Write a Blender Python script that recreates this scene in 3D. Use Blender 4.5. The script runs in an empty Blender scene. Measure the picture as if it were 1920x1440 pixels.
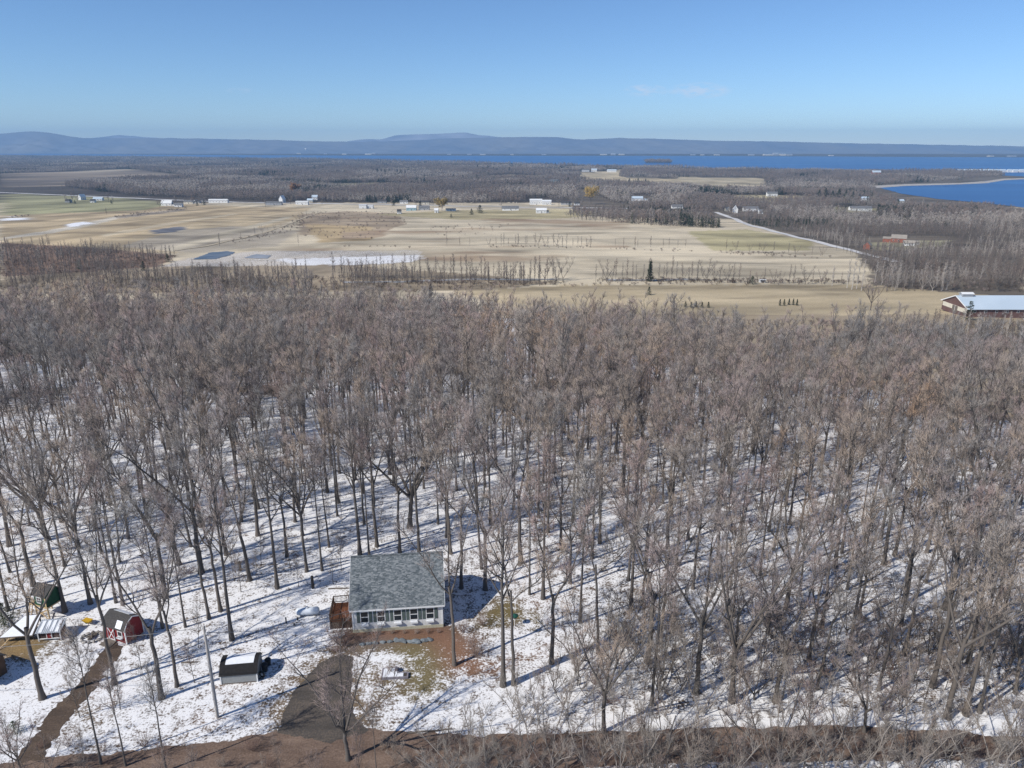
import bpy, bmesh, math, random
import numpy as np
from mathutils import Vector

R = math.radians
rnd = random.Random(7)
nrg = np.random.default_rng(11)
scene = bpy.context.scene
col = scene.collection

# ------------------------------------------------------------------ camera, sky, sun, exposure
CAM_H, PITCH, F = 57.0, R(18.0), 1378.0          # metres above the house yard, tilt down, focal length in 1920-px units
cam_d = bpy.data.cameras.new('camera')
cam_d.sensor_width = 36.0
cam_d.lens = 36.0 * F / 1920.0
cam_d.clip_start, cam_d.clip_end = 0.5, 120000.0
cam = bpy.data.objects.new('camera', cam_d)
cam.location = (0, 0, CAM_H)
cam.rotation_euler = (R(90) - PITCH, 0, 0)
col.objects.link(cam)
scene.camera = cam

SUN_EL, SUN_AZ = R(40.0), R(32.0)                # shadows run to +X, 32 degrees towards +Y
sun_dir = Vector((-math.cos(SUN_AZ) * math.cos(SUN_EL), -math.sin(SUN_AZ) * math.cos(SUN_EL), math.sin(SUN_EL)))
world = bpy.data.worlds.new('World')
scene.world = world
world.use_nodes = True
wn, wl = world.node_tree.nodes, world.node_tree.links
for n in list(wn):
    wn.remove(n)
w_out = wn.new('ShaderNodeOutputWorld')
w_bg = wn.new('ShaderNodeBackground')
w_bg.inputs['Strength'].default_value = 0.118
sky = wn.new('ShaderNodeTexSky')
sky.sky_type = 'NISHITA'
sky.sun_disc = False
sky.sun_elevation = SUN_EL
sky.sun_rotation = math.atan2(sun_dir.x, sun_dir.y) % (2 * math.pi)
sky.altitude = 100
sky.air_density = 0.8
sky.dust_density = 0.0
sky.ozone_density = 8.0


def wmath(op, a, b=None, c=None):
    n = wn.new('ShaderNodeMath')
    n.operation = op
    for k, x in enumerate((a, b, c)):
        if x is None:
            continue
        if isinstance(x, (int, float)):
            n.inputs[k].default_value = x
        else:
            wl.new(x, n.inputs[k])
    return n.outputs[0]


# two small thin clouds low over the far shore, at fixed directions of the sky
w_tc = wn.new('ShaderNodeTexCoord')
w_sep = wn.new('ShaderNodeSeparateXYZ')
wl.new(w_tc.outputs['Generated'], w_sep.inputs[0])
w_y = wmath('MAXIMUM', w_sep.outputs['Y'], 0.01)
w_u = wmath('DIVIDE', w_sep.outputs['X'], w_y)
w_v = wmath('DIVIDE', w_sep.outputs['Z'], w_y)
w_cmb = wn.new('ShaderNodeCombineXYZ')
wl.new(wmath('MULTIPLY', w_u, 34.0), w_cmb.inputs[0])
wl.new(wmath('MULTIPLY', w_v, 95.0), w_cmb.inputs[1])
w_noi = wn.new('ShaderNodeTexNoise')
w_noi.inputs['Scale'].default_value = 1.7
w_noi.inputs['Detail'].default_value = 6.0
wl.new(w_cmb.outputs[0], w_noi.inputs['Vector'])
masks = []
for (u0, v0, su, sv, k) in ((0.1695, 0.0655, 0.030, 0.0085, 0.85), (0.2385, 0.0660, 0.043, 0.0105, 1.0), (-0.345, 0.066, 0.02, 0.004, 0.35)):
    du = wmath('DIVIDE', wmath('SUBTRACT', w_u, u0), su)
    dv = wmath('DIVIDE', wmath('SUBTRACT', w_v, v0), sv)
    r2 = wmath('ADD', wmath('MULTIPLY', du, du), wmath('MULTIPLY', dv, dv))
    m = wmath('MAXIMUM', wmath('SUBTRACT', 1.0, r2), 0.0)
    masks.append(wmath('MULTIPLY', m, k))
m = wmath('ADD', wmath('ADD', masks[0], masks[1]), masks[2])
m = wmath('MULTIPLY', m, wmath('MAXIMUM', wmath('MULTIPLY', wmath('SUBTRACT', w_noi.outputs['Fac'], 0.40), 5.0), 0.0))
m = wmath('MINIMUM', wmath('MULTIPLY', m, 0.6), 0.5)
w_mix = wn.new('ShaderNodeMixRGB')
w_mix.inputs['Color2'].default_value = (5.6, 6.1, 7.3, 1)
wl.new(m, w_mix.inputs['Fac'])
wl.new(sky.outputs['Color'], w_mix.inputs['Color1'])
wl.new(w_mix.outputs['Color'], w_bg.inputs['Color'])
wl.new(w_bg.outputs[0], w_out.inputs['Surface'])

sun_d = bpy.data.lights.new('sun', 'SUN')
sun_d.energy = 4.6
sun_d.angle = R(0.53)
sun_d.color = (1.0, 0.955, 0.89)
sun = bpy.data.objects.new('sun', sun_d)
sun.rotation_euler = sun_dir.to_track_quat('Z', 'Y').to_euler()
sun.location = (0, 0, 300)
col.objects.link(sun)

scene.view_settings.view_transform = 'Standard'
scene.view_settings.look = 'None'
scene.view_settings.exposure = 0.1
scene.view_settings.gamma = 1.0
scene.view_settings.use_curve_mapping = False
scene.render.film_transparent = False
scene.cycles.max_bounces = 5
scene.cycles.diffuse_bounces = 2
scene.cycles.glossy_bounces = 2
scene.cycles.transmission_bounces = 2
scene.cycles.volume_bounces = 0
scene.cycles.transparent_max_bounces = 8
scene.cycles.use_denoising = True
scene.cycles.denoiser = 'OPENIMAGEDENOISE'
scene.cycles.denoising_input_passes = 'RGB_ALBEDO_NORMAL'
scene.cycles.denoising_prefilter = 'NONE'

# ------------------------------------------------------------------ terrain height and pixel -> ground
_py = [-5000, 0, 95, 120, 150, 200, 250, 300, 350, 400, 500, 700, 1000, 1400, 1700, 2000, 2300, 90000]
_pz = [0, 0, 0, -1.2, -4, -10, -17, -24, -29.5, -32.5, -35, -39, -45, -53, -57.5, -60.5, -62, -62]
_ty = np.concatenate([np.arange(-200, 3000, 2.0), [90000.0]])
_tz = np.interp(_ty, _py, _pz)
_k = np.ones(15) / 15
_sm = np.convolve(np.pad(_tz[:-1], 7, 'edge'), _k, 'valid')
_tz[:-1] = _sm
LAKE_Z = -61.7


def Hn(x, y):
    x = np.asarray(x, float)
    y = np.asarray(y, float)
    z = np.interp(y, _ty, _tz)
    f = np.clip((x - .40 * y) / (.08 * np.maximum(y, 1)), 0, 1) * np.clip((y - 1180) / 220, 0, 1)      # low shore round the bay
    z = z * (1 - f) - 62.2 * f
    a = np.clip((y - 100) / 60, 0, 1) * np.clip((2000 - y) / 600, 0, 1) * (1 - f)
    return z + a * (0.35 * np.sin(x * .071 + y * .043) + 0.3 * np.sin(x * .031 - y * .083 + 1.3) + .8 * np.sin(x * .009 + 2.1) * np.sin(y * .011))


def H(x, y):
    return float(Hn(x, y))


SP, CP = math.sin(PITCH), math.cos(PITCH)


def gp(u, v, z=None):
    """world point on the ground (or on height z) seen at photo pixel u, v"""
    a, b = (u - 960) / F, (720 - v) / F
    d = (a, CP + b * SP, -SP + b * CP)
    if z is not None:
        t = (z - CAM_H) / d[2]
        return Vector((d[0] * t, d[1] * t, z))
    lo, hi = 1.0, 60000.0
    for _ in range(60):
        t = .5 * (lo + hi)
        if CAM_H + t * d[2] > H(d[0] * t, d[1] * t):
            lo = t
        else:
            hi = t
    return Vector((d[0] * lo, d[1] * lo, H(d[0] * lo, d[1] * lo)))


def to_px(x, y, z):
    zz = z - CAM_H
    dep = y * CP - zz * SP
    dep = np.maximum(dep, 1e-3)
    return 960 + F * x / dep, 720 - F * (y * SP + zz * CP) / dep


def m_per_px(p):
    return (p.y * CP - (p.z - CAM_H) * SP) / F


def in_poly(u, v, poly):
    u = np.asarray(u)
    v = np.asarray(v)
    inside = np.zeros(u.shape, bool)
    n = len(poly)
    for i in range(n):
        x1, y1 = poly[i]
        x2, y2 = poly[(i + 1) % n]
        if y1 == y2:
            continue
        c = ((y1 > v) != (y2 > v)) & (u < (x2 - x1) * (v - y1) / (y2 - y1) + x1)
        inside ^= c
    return inside


# ------------------------------------------------------------------ materials
MATS = {}


def mat(name, c1, c2=None, scale=3.0, rough=0.85, bump=0.0, detail=5.0, spec=0.3, stretch=None, vary=0.0, metallic=0.0, coords='Object'):
    if name in MATS:
        return MATS[name]
    m = bpy.data.materials.new(name)
    m.use_nodes = True
    nt = m.node_tree
    b = nt.nodes['Principled BSDF']
    b.inputs['Roughness'].default_value = rough
    b.inputs['Specular IOR Level'].default_value = spec
    b.inputs['Metallic'].default_value = metallic
    tc = nt.nodes.new('ShaderNodeTexCoord')
    mp = nt.nodes.new('ShaderNodeMapping')
    if stretch:
        mp.inputs['Scale'].default_value = stretch
    nt.links.new(tc.outputs[coords], mp.inputs[0])
    no = nt.nodes.new('ShaderNodeTexNoise')
    no.inputs['Scale'].default_value = scale
    no.inputs['Detail'].default_value = detail
    nt.links.new(mp.outputs[0], no.inputs['Vector'])
    c2 = c2 or tuple(x * .8 for x in c1)
    cr = nt.nodes.new('ShaderNodeValToRGB')
    cr.color_ramp.elements[0].position = .35
    cr.color_ramp.elements[1].position = .65
    cr.color_ramp.elements[0].color = (*c1, 1)
    cr.color_ramp.elements[1].color = (*c2, 1)
    nt.links.new(no.outputs['Fac'], cr.inputs[0])
    out = cr.outputs['Color']
    if vary:
        oi = nt.nodes.new('ShaderNodeObjectInfo')
        hs = nt.nodes.new('ShaderNodeHueSaturation')
        ma = nt.nodes.new('ShaderNodeMapRange')
        ma.inputs['To Min'].default_value = 1 - vary
        ma.inputs['To Max'].default_value = 1 + vary
        nt.links.new(oi.outputs['Random'], ma.inputs['Value'])
        nt.links.new(ma.outputs[0], hs.inputs['Value'])
        nt.links.new(out, hs.inputs['Color'])
        out = hs.outputs['Color']
    nt.links.new(out, b.inputs['Base Color'])
    if bump:
        bu = nt.nodes.new('ShaderNodeBump')
        bu.inputs['Strength'].default_value = min(1, bump)
        bu.inputs['Distance'].default_value = .05
        nt.links.new(no.outputs['Fac'], bu.inputs['Height'])
        nt.links.new(bu.outputs[0], b.inputs['Normal'])
    MATS[name] = m
    return m


def twig_material(name, ramp, scale=0.012, bright=1.0):
    """bark colour that differs from tree to tree: by a slow drift over the wood and by chance"""
    m = bpy.data.materials.new(name)
    m.use_nodes = True
    nt = m.node_tree
    b = nt.nodes['Principled BSDF']
    b.inputs['Roughness'].default_value = .9
    b.inputs['Specular IOR Level'].default_value = .15
    oi = nt.nodes.new('ShaderNodeObjectInfo')
    no = nt.nodes.new('ShaderNodeTexNoise')
    no.inputs['Scale'].default_value = scale
    no.inputs['Detail'].default_value = 2
    nt.links.new(oi.outputs['Location'], no.inputs['Vector'])
    ad = nt.nodes.new('ShaderNodeMath')
    ad.operation = 'MULTIPLY_ADD'
    ad.inputs[1].default_value = .55
    nt.links.new(oi.outputs['Random'], ad.inputs[0])
    sc = nt.nodes.new('ShaderNodeMath')
    sc.operation = 'MULTIPLY_ADD'
    sc.inputs[1].default_value = 1.5
    sc.inputs[2].default_value = -.52
    nt.links.new(no.outputs['Fac'], sc.inputs[0])
    nt.links.new(sc.outputs[0], ad.inputs[2])
    cr = nt.nodes.new('ShaderNodeValToRGB')
    while len(cr.color_ramp.elements) < len(ramp):
        cr.color_ramp.elements.new(.5)
    for e, (p, c) in zip(cr.color_ramp.elements, ramp):
        e.position = p
        e.color = (*[x * bright for x in c], 1)
    nt.links.new(ad.outputs[0], cr.inputs[0])
    nt.links.new(cr.outputs[0], b.inputs['Base Color'])
    MATS[name] = m
    return m


# ------------------------------------------------------------------ mesh helpers
def tri_mesh(name, V, T, mi=None, smooth=True, mats=()):
    me = bpy.data.meshes.new(name)
    V = np.asarray(V, np.float32)
    T = np.asarray(T, np.int32)
    me.vertices.add(len(V))
    me.vertices.foreach_set('co', V.ravel())
    me.loops.add(len(T) * 3)
    me.loops.foreach_set('vertex_index', T.ravel())
    me.polygons.add(len(T))
    me.polygons.foreach_set('loop_start', np.arange(0, len(T) * 3, 3, dtype=np.int32))
    me.polygons.foreach_set('use_smooth', np.full(len(T), smooth))
    for m in mats:
        me.materials.append(m)
    if mi is not None:
        me.polygons.foreach_set('material_index', np.asarray(mi, np.int32))
    me.update(calc_edges=True)
    return me


class MB:
    """collects simple solids and links them as ONE mesh object"""

    def __init__(self):
        self.v, self.f = [], []

    def add(self, v, f):
        o = len(self.v)
        self.v += [tuple(p) for p in v]
        self.f += [tuple(i + o for i in q) for q in f]
        return self

    def box(self, x0, x1, y0, y1, z0, z1):
        return self.add([(x0, y0, z0), (x1, y0, z0), (x1, y1, z0), (x0, y1, z0), (x0, y0, z1), (x1, y0, z1), (x1, y1, z1), (x0, y1, z1)],
                        [(0, 3, 2, 1), (4, 5, 6, 7), (0, 1, 5, 4), (1, 2, 6, 5), (2, 3, 7, 6), (3, 0, 4, 7)])

    def beam(self, a, b, w, h=None):
        a, b = Vector(a), Vector(b)
        h = h or w
        d = (b - a).normalized()
        s = d.cross(Vector((0, 0, 1)))
        if s.length < 1e-4:
            s = Vector((1, 0, 0))
        s.normalize()
        t = s.cross(d)
        vs = []
        for p in (a, b):
            for i, j in ((-1, -1), (1, -1), (1, 1), (-1, 1)):
                vs.append(p + s * (i * w / 2) + t * (j * h / 2))
        return self.add(vs, [(0, 1, 2, 3), (7, 6, 5, 4), (0, 4, 5, 1), (1, 5, 6, 2), (2, 6, 7, 3), (3, 7, 4, 0)])

    def prism(self, prof, x0, x1):
        """profile in (y, z), counter-clockwise seen from +x, extruded from x0 to x1"""
        n = len(prof)
        vs = [(x0, y, z) for y, z in prof] + [(x1, y, z) for y, z in prof]
        fs = [tuple(range(n - 1, -1, -1)), tuple(range(n, 2 * n))]
        fs += [(i, (i + 1) % n, n + (i + 1) % n, n + i) for i in range(n)]
        return self.add(vs, fs)

    def lathe(self, prof, k=12, c=(0, 0, 0), axis='z'):
        vs, fs = [], []
        for r, z in prof:
            for i in range(k):
                a = 2 * math.pi * i / k
                p = (r * math.cos(a), r * math.sin(a), z)
                if axis == 'x':
                    p = (p[2], p[0], p[1])
                vs.append((p[0] + c[0], p[1] + c[1], p[2] + c[2]))
        n = len(prof)
        for j in range(n - 1):
            for i in range(k):
                i2 = (i + 1) % k
                fs.append((j * k + i, j * k + i2, (j + 1) * k + i2, (j + 1) * k + i))
        fs.append(tuple(range(k - 1, -1, -1)))
        fs.append(tuple((n - 1) * k + i for i in range(k)))
        return self.add(vs, fs)

    def build(self, name, m, parent=None, loc=None, smooth=False, rotz=None, bevel=0):
        me = bpy.data.meshes.new(name)
        me.from_pydata(self.v, [], self.f)
        me.materials.append(m)
        if bevel:
            bm = bmesh.new()
            bm.from_mesh(me)
            bmesh.ops.bevel(bm, geom=bm.edges[:], offset=bevel, segments=1, affect='EDGES')
            bm.to_mesh(me)
            bm.free()
        if smooth:
            me.polygons.foreach_set('use_smooth', [True] * len(me.polygons))
        me.update()
        return link(name, me, parent, loc, rotz)


def link(name, me, parent=None, loc=None, rotz=None):
    o = bpy.data.objects.new(name, me)
    col.objects.link(o)
    if parent:
        o.parent = parent
    if loc is not None:
        o.location = loc
    if rotz is not None:
        o.rotation_euler = (0, 0, rotz)
    return o


def tag(o, label=None, cat=None, group=None, kind=None):
    if label:
        o['label'] = label
    if cat:
        o['category'] = cat
    if group:
        o['group'] = group
    if kind:
        o['kind'] = kind
    return o


def thing(name, label, cat, loc=(0, 0, 0), rotz=0, group=None):
    o = bpy.data.objects.new(name, None)
    o.empty_display_size = .3
    col.objects.link(o)
    o.location = loc
    o.rotation_euler = (0, 0, rotz)
    return tag(o, label, cat, group)


def blob(seed, rx, ry, rz, rough=.25, sub=2):
    """a lumpy stone-like solid resting on z = 0"""
    bm = bmesh.new()
    bmesh.ops.create_icosphere(bm, subdivisions=sub, radius=1)
    r = random.Random(seed)
    ph = [r.uniform(0, 6) for _ in range(6)]
    for v in bm.verts:
        c = v.co.copy()
        k = 1 + rough * (math.sin(c.x * 2.3 + ph[0]) * math.sin(c.y * 2.9 + ph[1]) + .6 * math.sin(c.z * 4.1 + c.x * 3 + ph[2]) + r.uniform(-.25, .25))
        v.co = Vector((c.x * rx * k, c.y * ry * k, max(c.z * rz * k, -.45 * rz)))
    zmin = min(v.co.z for v in bm.verts)
    for v in bm.verts:
        v.co.z -= zmin + .03
    me = bpy.data.meshes.new('blob')
    bm.to_mesh(me)
    bm.free()
    return me

# ------------------------------------------------------------------ ground sheet
def vnoise(x, y, seed=0):
    xi, yi = np.floor(x).astype(np.int64), np.floor(y).astype(np.int64)
    fx, fy = x - xi, y - yi
    fx, fy = fx * fx * (3 - 2 * fx), fy * fy * (3 - 2 * fy)

    def h(a, b):
        n = (a * 374761393 + b * 668265263 + seed * 974634777) & 0xffffffff
        n = ((n ^ (n >> 13)) * 1274126177) & 0xffffffff
        return ((n ^ (n >> 16)) & 0xffff) / 65535.0
    return (h(xi, yi) * (1 - fx) + h(xi + 1, yi) * fx) * (1 - fy) + (h(xi, yi + 1) * (1 - fx) + h(xi + 1, yi + 1) * fx) * fy


def fbm(x, y, seed=0, o=4):
    s, a, t = 0, .5, 0
    for k in range(o):
        s = s + a * vnoise(x, y, seed + k)
        t += a
        x, y, a = x * 2.03, y * 2.03, a * .5
    return s / t


def geo(a, b, step, ratio):
    r = [a]
    while r[-1] < b:
        step *= ratio
        r.append(min(r[-1] + step, b))
    return r[1:]


xp = list(np.arange(0, 80, .7)) + list(np.arange(80, 640, 4.5))
xp += geo(xp[-1], 13500, 5, 1.12)
gx = np.array([-x for x in reversed(xp[1:])] + xp)
gy = list(np.arange(-80, 40, 8.0)) + list(np.arange(40, 126, .7)) + list(np.arange(126, 400, 3.0)) + list(np.arange(400, 1300, 6.0))
gy = np.array(gy + geo(gy[-1], 16600, 7, 1.06))
GX, GY = np.meshgrid(gx, gy)
GZ = Hn(GX, GY)
U, Vv = to_px(GX, GY, GZ)
ahead = GY > 20
# wobble the lookup a little so that borders are not ruled lines
Du = (fbm(GX * .35, GY * .35, 5) - .5)
wob = np.where(GY < 130, 26, 14)
PU = U + Du * wob
PV = Vv + (fbm(GX * .35, GY * .35, 9) - .5) * np.where(GY < 130, 18, np.clip(2000 / np.maximum(GY, 1), .6, 5))

base = np.zeros(GX.shape + (3,))
snow = np.zeros(GX.shape)


def paint(poly, c=None, s=None, k=1.0):
    m = in_poly(PU, PV, poly) & ahead
    if c is not None:
        base[m] = base[m] * (1 - k) + np.array(c) * k
    if s is not None:
        snow[m] = s


TAN = (.52, .44, .31)
base[:] = (.13, .095, .07)                     # forest litter
snow[:] = .60
far = (GY > 395)
base[far] = TAN
snow[far] = -.5
# right-hand forest edge: open tan ground past the trees
paint([(845, 548), (1060, 534), (1920, 534), (1920, 640), (1700, 615), (1300, 590), (1000, 585)], (.44, .355, .225), -.2)
paint([(1000, 585), (1300, 590), (1920, 590), (1920, 790), (1700, 740), (1500, 708), (1300, 686), (1120, 650)], (.34, .27, .18), .05)
wood_c = (.085, .07, .055)
back = (PV < 380) & ahead & (GY > 395)
base[back] = wood_c
paint([(1050, 330), (1920, 318), (1920, 560), (1640, 535), (1600, 470), (1480, 440), (1370, 410), (1080, 405)], (.15, .125, .095))
FIELDS = [
    ([(0, 361), (240, 372), (330, 382), (240, 402), (0, 424)], (.31, .29, .16), None),
    ([(0, 404), (270, 394), (330, 382), (480, 388), (585, 390), (520, 420), (300, 470), (0, 470)], (.43, .335, .205), None),
    ([(130, 470), (330, 425), (560, 395), (580, 405), (400, 455), (330, 475)], (.46, .365, .23), None),
    ([(225, 462), (330, 432), (440, 424), (560, 432), (520, 462), (360, 474)], (.42, .36, .27), .0),
    ([(280, 432), (345, 424), (350, 430), (290, 440)], (.14, .14, .15), None),
    ([(560, 402), (650, 396), (745, 400), (760, 420), (690, 446), (560, 440)], (.34, .265, .18), None),
    ([(570, 420), (700, 425), (700, 450), (600, 455)], (.40, .30, .17), None),
    ([(640, 436), (725, 430), (720, 444), (640, 448)], (.36, .27, .18), None),
    ([(300, 500), (350, 484), (480, 471), (792, 469), (800, 486), (720, 496), (420, 507), (300, 516)], (.42, .36, .28), .40),
    ([(520, 486), (790, 478), (780, 492), (560, 500)], (.5, .46, .4), .56),
    ([(0, 505), (330, 500), (640, 497), (900, 515), (1050, 530), (900, 545), (0, 552)], (.30, .24, .165), .10),
    ([(0, 455), (160, 463), (330, 478), (300, 500), (0, 520)], (.20, .135, .095), None),
    ([(1288, 434), (1400, 430), (1525, 452), (1515, 476), (1340, 472)], (.40, .345, .195), None),
    ([(1270, 332), (1430, 334), (1440, 352), (1350, 360), (1268, 350)], (.42, .35, .23), None),
    ([(1090, 324), (1170, 318), (1160, 332), (1280, 336), (1280, 352), (1180, 345), (1085, 336)], (.44, .36, .23), None),
    ([(1370, 366), (1480, 366), (1600, 374), (1600, 381), (1470, 380), (1370, 376)], (.40, .34, .2), None),
    ([(1560, 388), (1690, 392), (1690, 399), (1560, 398)], (.30, .27, .14), None),
    ([(0, 326), (130, 322), (235, 317), (370, 331), (330, 336), (200, 338), (120, 349), (0, 352)], (.25, .20, .145), None),
    ([(130, 322), (235, 315), (240, 320), (150, 325)], (.5, .42, .3), None),
    ([(0, 340), (110, 336), (200, 328), (210, 331), (100, 346), (0, 351)], (.17, .14, .11), None),
    ([(0, 410), (22, 405), (24, 413), (0, 418)], (.5, .48, .45), .9),
    ([(1620, 455), (1720, 452), (1780, 450), (1770, 462), (1640, 470)], (.30, .27, .17), None),
    ([(700, 470), (1600, 470), (1640, 515), (1100, 520), (800, 500)], (.52, .44, .31), None),
    ([(700, 402), (860, 394), (1060, 392), (1140, 400), (1050, 410), (860, 412)], (.41, .345, .20), None),
]
for poly, c, s in FIELDS:
    paint(poly, c, s)
LINES = [([(0, 446), (90, 432), (170, 416), (215, 406), (225, 409), (180, 421), (100, 437), (0, 450)], (.50, .44, .34), .30), ([(215, 405), (300, 396), (345, 391), (350, 394), (300, 401), (222, 410)], (.30, .25, .19), .15),
         ([(120, 421), (160, 415), (175, 419), (130, 426)], (.5, .48, .45), .75), ([(24, 412), (52, 406), (56, 410), (30, 416)], (.5, .48, .45), .7),
         ([(190, 440), (330, 415), (440, 400), (445, 402), (335, 419), (196, 444)], (.52, .43, .29), None), ([(300, 470), (430, 432), (540, 405), (550, 407), (440, 438), (320, 473)], (.5, .43, .31), .05)]
for poly, c, s in LINES:
    paint(poly, c, s)
STRIPS = [[(400, 331), (470, 330), (560, 332), (480, 334)], [(640, 318), (760, 316), (820, 318), (700, 320)], [(300, 312), (380, 310), (440, 312), (340, 314)], [(860, 330), (960, 328), (1030, 331), (930, 334)], [(980, 318), (1060, 316), (1085, 318), (1000, 320)], [(520, 306), (600, 305), (650, 307), (560, 308)], [(100, 306), (200, 304), (260, 306), (160, 308)], [(560, 345), (700, 343), (820, 347), (680, 350)], [(1480, 344), (1560, 343), (1600, 346), (1500, 347)], [(1300, 322), (1380, 321), (1420, 323), (1330, 324)]]
for i, poly in enumerate(STRIPS):
    paint(poly, ((.36, .30, .20), (.30, .27, .15), (.26, .20, .14))[i % 3])
# streaks along the fields: mowing lines and wet hollows
st = np.where(U < 640, fbm((GX * .959 - GY * .282) * .035, (GX * .282 + GY * .959) * .004, 21), fbm(GX * .006, GY * .045, 21)) - .5
st2 = fbm(GX * .02 + GY * .01, GY * .02, 31, 5) - .5
fm = far
base[fm] *= np.clip(1 + 1.0 * st[fm] + .75 * st2[fm], .5, 1.35)[:, None]
rows = np.sin((GX * .30 + GY * .95) * .55 + 3 * fbm(GX * .01, GY * .01, 33)) * np.clip((1000 - GY) / 500, 0, 1)
rough = np.clip((fbm(GX * .012, GY * .05, 88, 5) - .56) * 8, 0, 1)
base[fm] *= (1 + .05 * rows[fm] - .30 * rough[fm])[:, None]
red = np.clip((fbm(GX * .008, GY * .02, 77) - .58) * 7, 0, 1) * (GY > 600) * (GY < 1150) * (np.abs(U - 850) < 330) * (Vv > 405)
base[:] = base * (1 - .55 * red[..., None]) + np.array((.25, .15, .085)) * (.55 * red[..., None])

# ground near the houses
OLIVE, LEAF, MULCH, HAY, DEAD = (.175, .145, .075), (.225, .13, .085), (.20, .10, .065), (.27, .185, .085), (.17, .125, .08)
near = GY < 130
NEAR = [
    ([(490, 1385), (515, 1310), (545, 1265), (590, 1222), (650, 1205), (735, 1205), (760, 1240), (720, 1300), (715, 1345), (740, 1372)], DEAD, .40),
    ([(660, 1222), (735, 1214), (720, 1240), (716, 1300), (690, 1330), (672, 1300)], DEAD, .56),
    ([(690, 1218), (740, 1214), (770, 1250), (720, 1260), (690, 1250)], DEAD, .74),
    ([(738, 1205), (800, 1202), (846, 1222), (834, 1262), (840, 1285), (800, 1312), (768, 1320), (765, 1260), (748, 1240)], OLIVE, .36),
    ([(705, 1250), (718, 1240), (722, 1285), (770, 1280), (772, 1296), (708, 1292)], (.16, .125, .06), .20),
    ([(806, 1200), (862, 1196), (875, 1222), (930, 1248), (1000, 1222), (1010, 1206), (990, 1246), (900, 1272), (832, 1266)], LEAF, .36),
    ([(832, 1186), (860, 1186), (900, 1200), (880, 1225), (846, 1222), (812, 1204)], LEAF, .2),
    ([(980, 1215), (1060, 1205), (1040, 1235), (985, 1240)], LEAF, .62),
    ([(648, 1188), (834, 1176), (846, 1190), (800, 1196), (680, 1206), (650, 1210)], MULCH, -.4),
    ([(655, 1200), (745, 1196), (740, 1208), (655, 1214)], (.15, .14, .13), .1),
    ([(890, 1168), (930, 1126), (965, 1118), (975, 1150), (960, 1166), (905, 1186)], (.165, .13, .06), .30),
    ([(965, 1118), (1060, 1120), (1050, 1140), (980, 1134)], LEAF, .6),
    ([(975, 1146), (1005, 1140), (1030, 1185), (1000, 1185)], OLIVE, .45),
    ([(0, 1192), (60, 1190), (85, 1203), (70, 1230), (0, 1238)], HAY, .05),
    ([(70, 1205), (110, 1195), (90, 1235), (66, 1240)], OLIVE, .35),
    ([(0, 1130), (20, 1130), (20, 1175), (0, 1180)], (.10, .12, .05), .3),
    ([(120, 1318), (190, 1300), (215, 1350), (150, 1372)], DEAD, .46),
    ([(0, 1330), (60, 1320), (60, 1375), (0, 1385)], DEAD, .60),
    ([(170, 1270), (260, 1265), (250, 1300), (160, 1310)], LEAF, .62),
    ([(400, 1276), (490, 1272), (480, 1290), (405, 1294)], LEAF, .5),
    ([(370, 1340), (420, 1330), (420, 1362), (375, 1365)], LEAF, .66),
    ([(150, 1150), (200, 1165), (200, 1212), (150, 1205)], (.16, .12, .1), .62),
    ([(1030, 1300), (1110, 1250), (1130, 1330), (1050, 1340)], DEAD, .62),
    ([(90, 1110), (180, 1090), (260, 1100), (240, 1125), (120, 1140)], DEAD, .70),
    ([(310, 1060), (400, 1050), (390, 1080), (320, 1090)], DEAD, .60),
]
for poly, c, s in NEAR:
    paint(poly, c, s)
right = (U > 1000) & (GY < 400) & ahead & (snow > .5)
snow[right] = .55
deep = (GY > 165) & (GY < 395) & (snow > .5)
patch = fbm(GX * .03, GY * .03, 41)
snow[deep] = np.clip(.66 - .5 * np.clip(patch[deep] - .5, 0, 1) * 3, .2, .9)
lit = (fbm(GX * .12, GY * .12, 51) - .5)
mid = (GY < 395) & (snow > .5)
snow[mid] += .22 * lit[mid]
# let the patches run into each other over a few metres
def blur(A, k=2):
    for _ in range(k):
        A = (np.roll(A, 1, 0) + 2 * A + np.roll(A, -1, 0)) / 4
        A = (np.roll(A, 1, 1) + 2 * A + np.roll(A, -1, 1)) / 4
    return A


for _ in range(1):
    sb = blur(snow, 7)
    snow[near] = sb[near]
    for c in range(3):
        bb = blur(base[..., c], 4)
        base[..., c][near] = bb[near]
sharp = in_poly(PU, PV, [(648, 1188), (834, 1176), (846, 1190), (800, 1196), (680, 1206), (650, 1210)]) & ahead
snow[sharp] = -.2
# the last open strip before the dirt road is cleaner
strip = in_poly(PU, PV, [(1100, 1345), (1900, 1345), (1920, 1380), (1100, 1376)]) & ahead
snow[strip] = .93

ny, nx = GX.shape
idx = np.arange(ny * nx).reshape(ny, nx)
q = np.stack([idx[:-1, :-1], idx[:-1, 1:], idx[1:, 1:], idx[1:, :-1]], -1).reshape(-1, 4)
T = np.concatenate([q[:, [0, 1, 2]], q[:, [0, 2, 3]]])
g_me = tri_mesh('ground', np.stack([GX, GY, GZ], -1).reshape(-1, 3), T)
ca = g_me.attributes.new('cover', 'FLOAT_COLOR', 'POINT')
rgba = np.ones((ny * nx, 4), np.float32)
rgba[:, :3] = base.reshape(-1, 3)
ca.data.foreach_set('color', rgba.ravel())
sa = g_me.attributes.new('snow', 'FLOAT', 'POINT')
sa.data.foreach_set('value', snow.reshape(-1).astype(np.float32))


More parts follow.
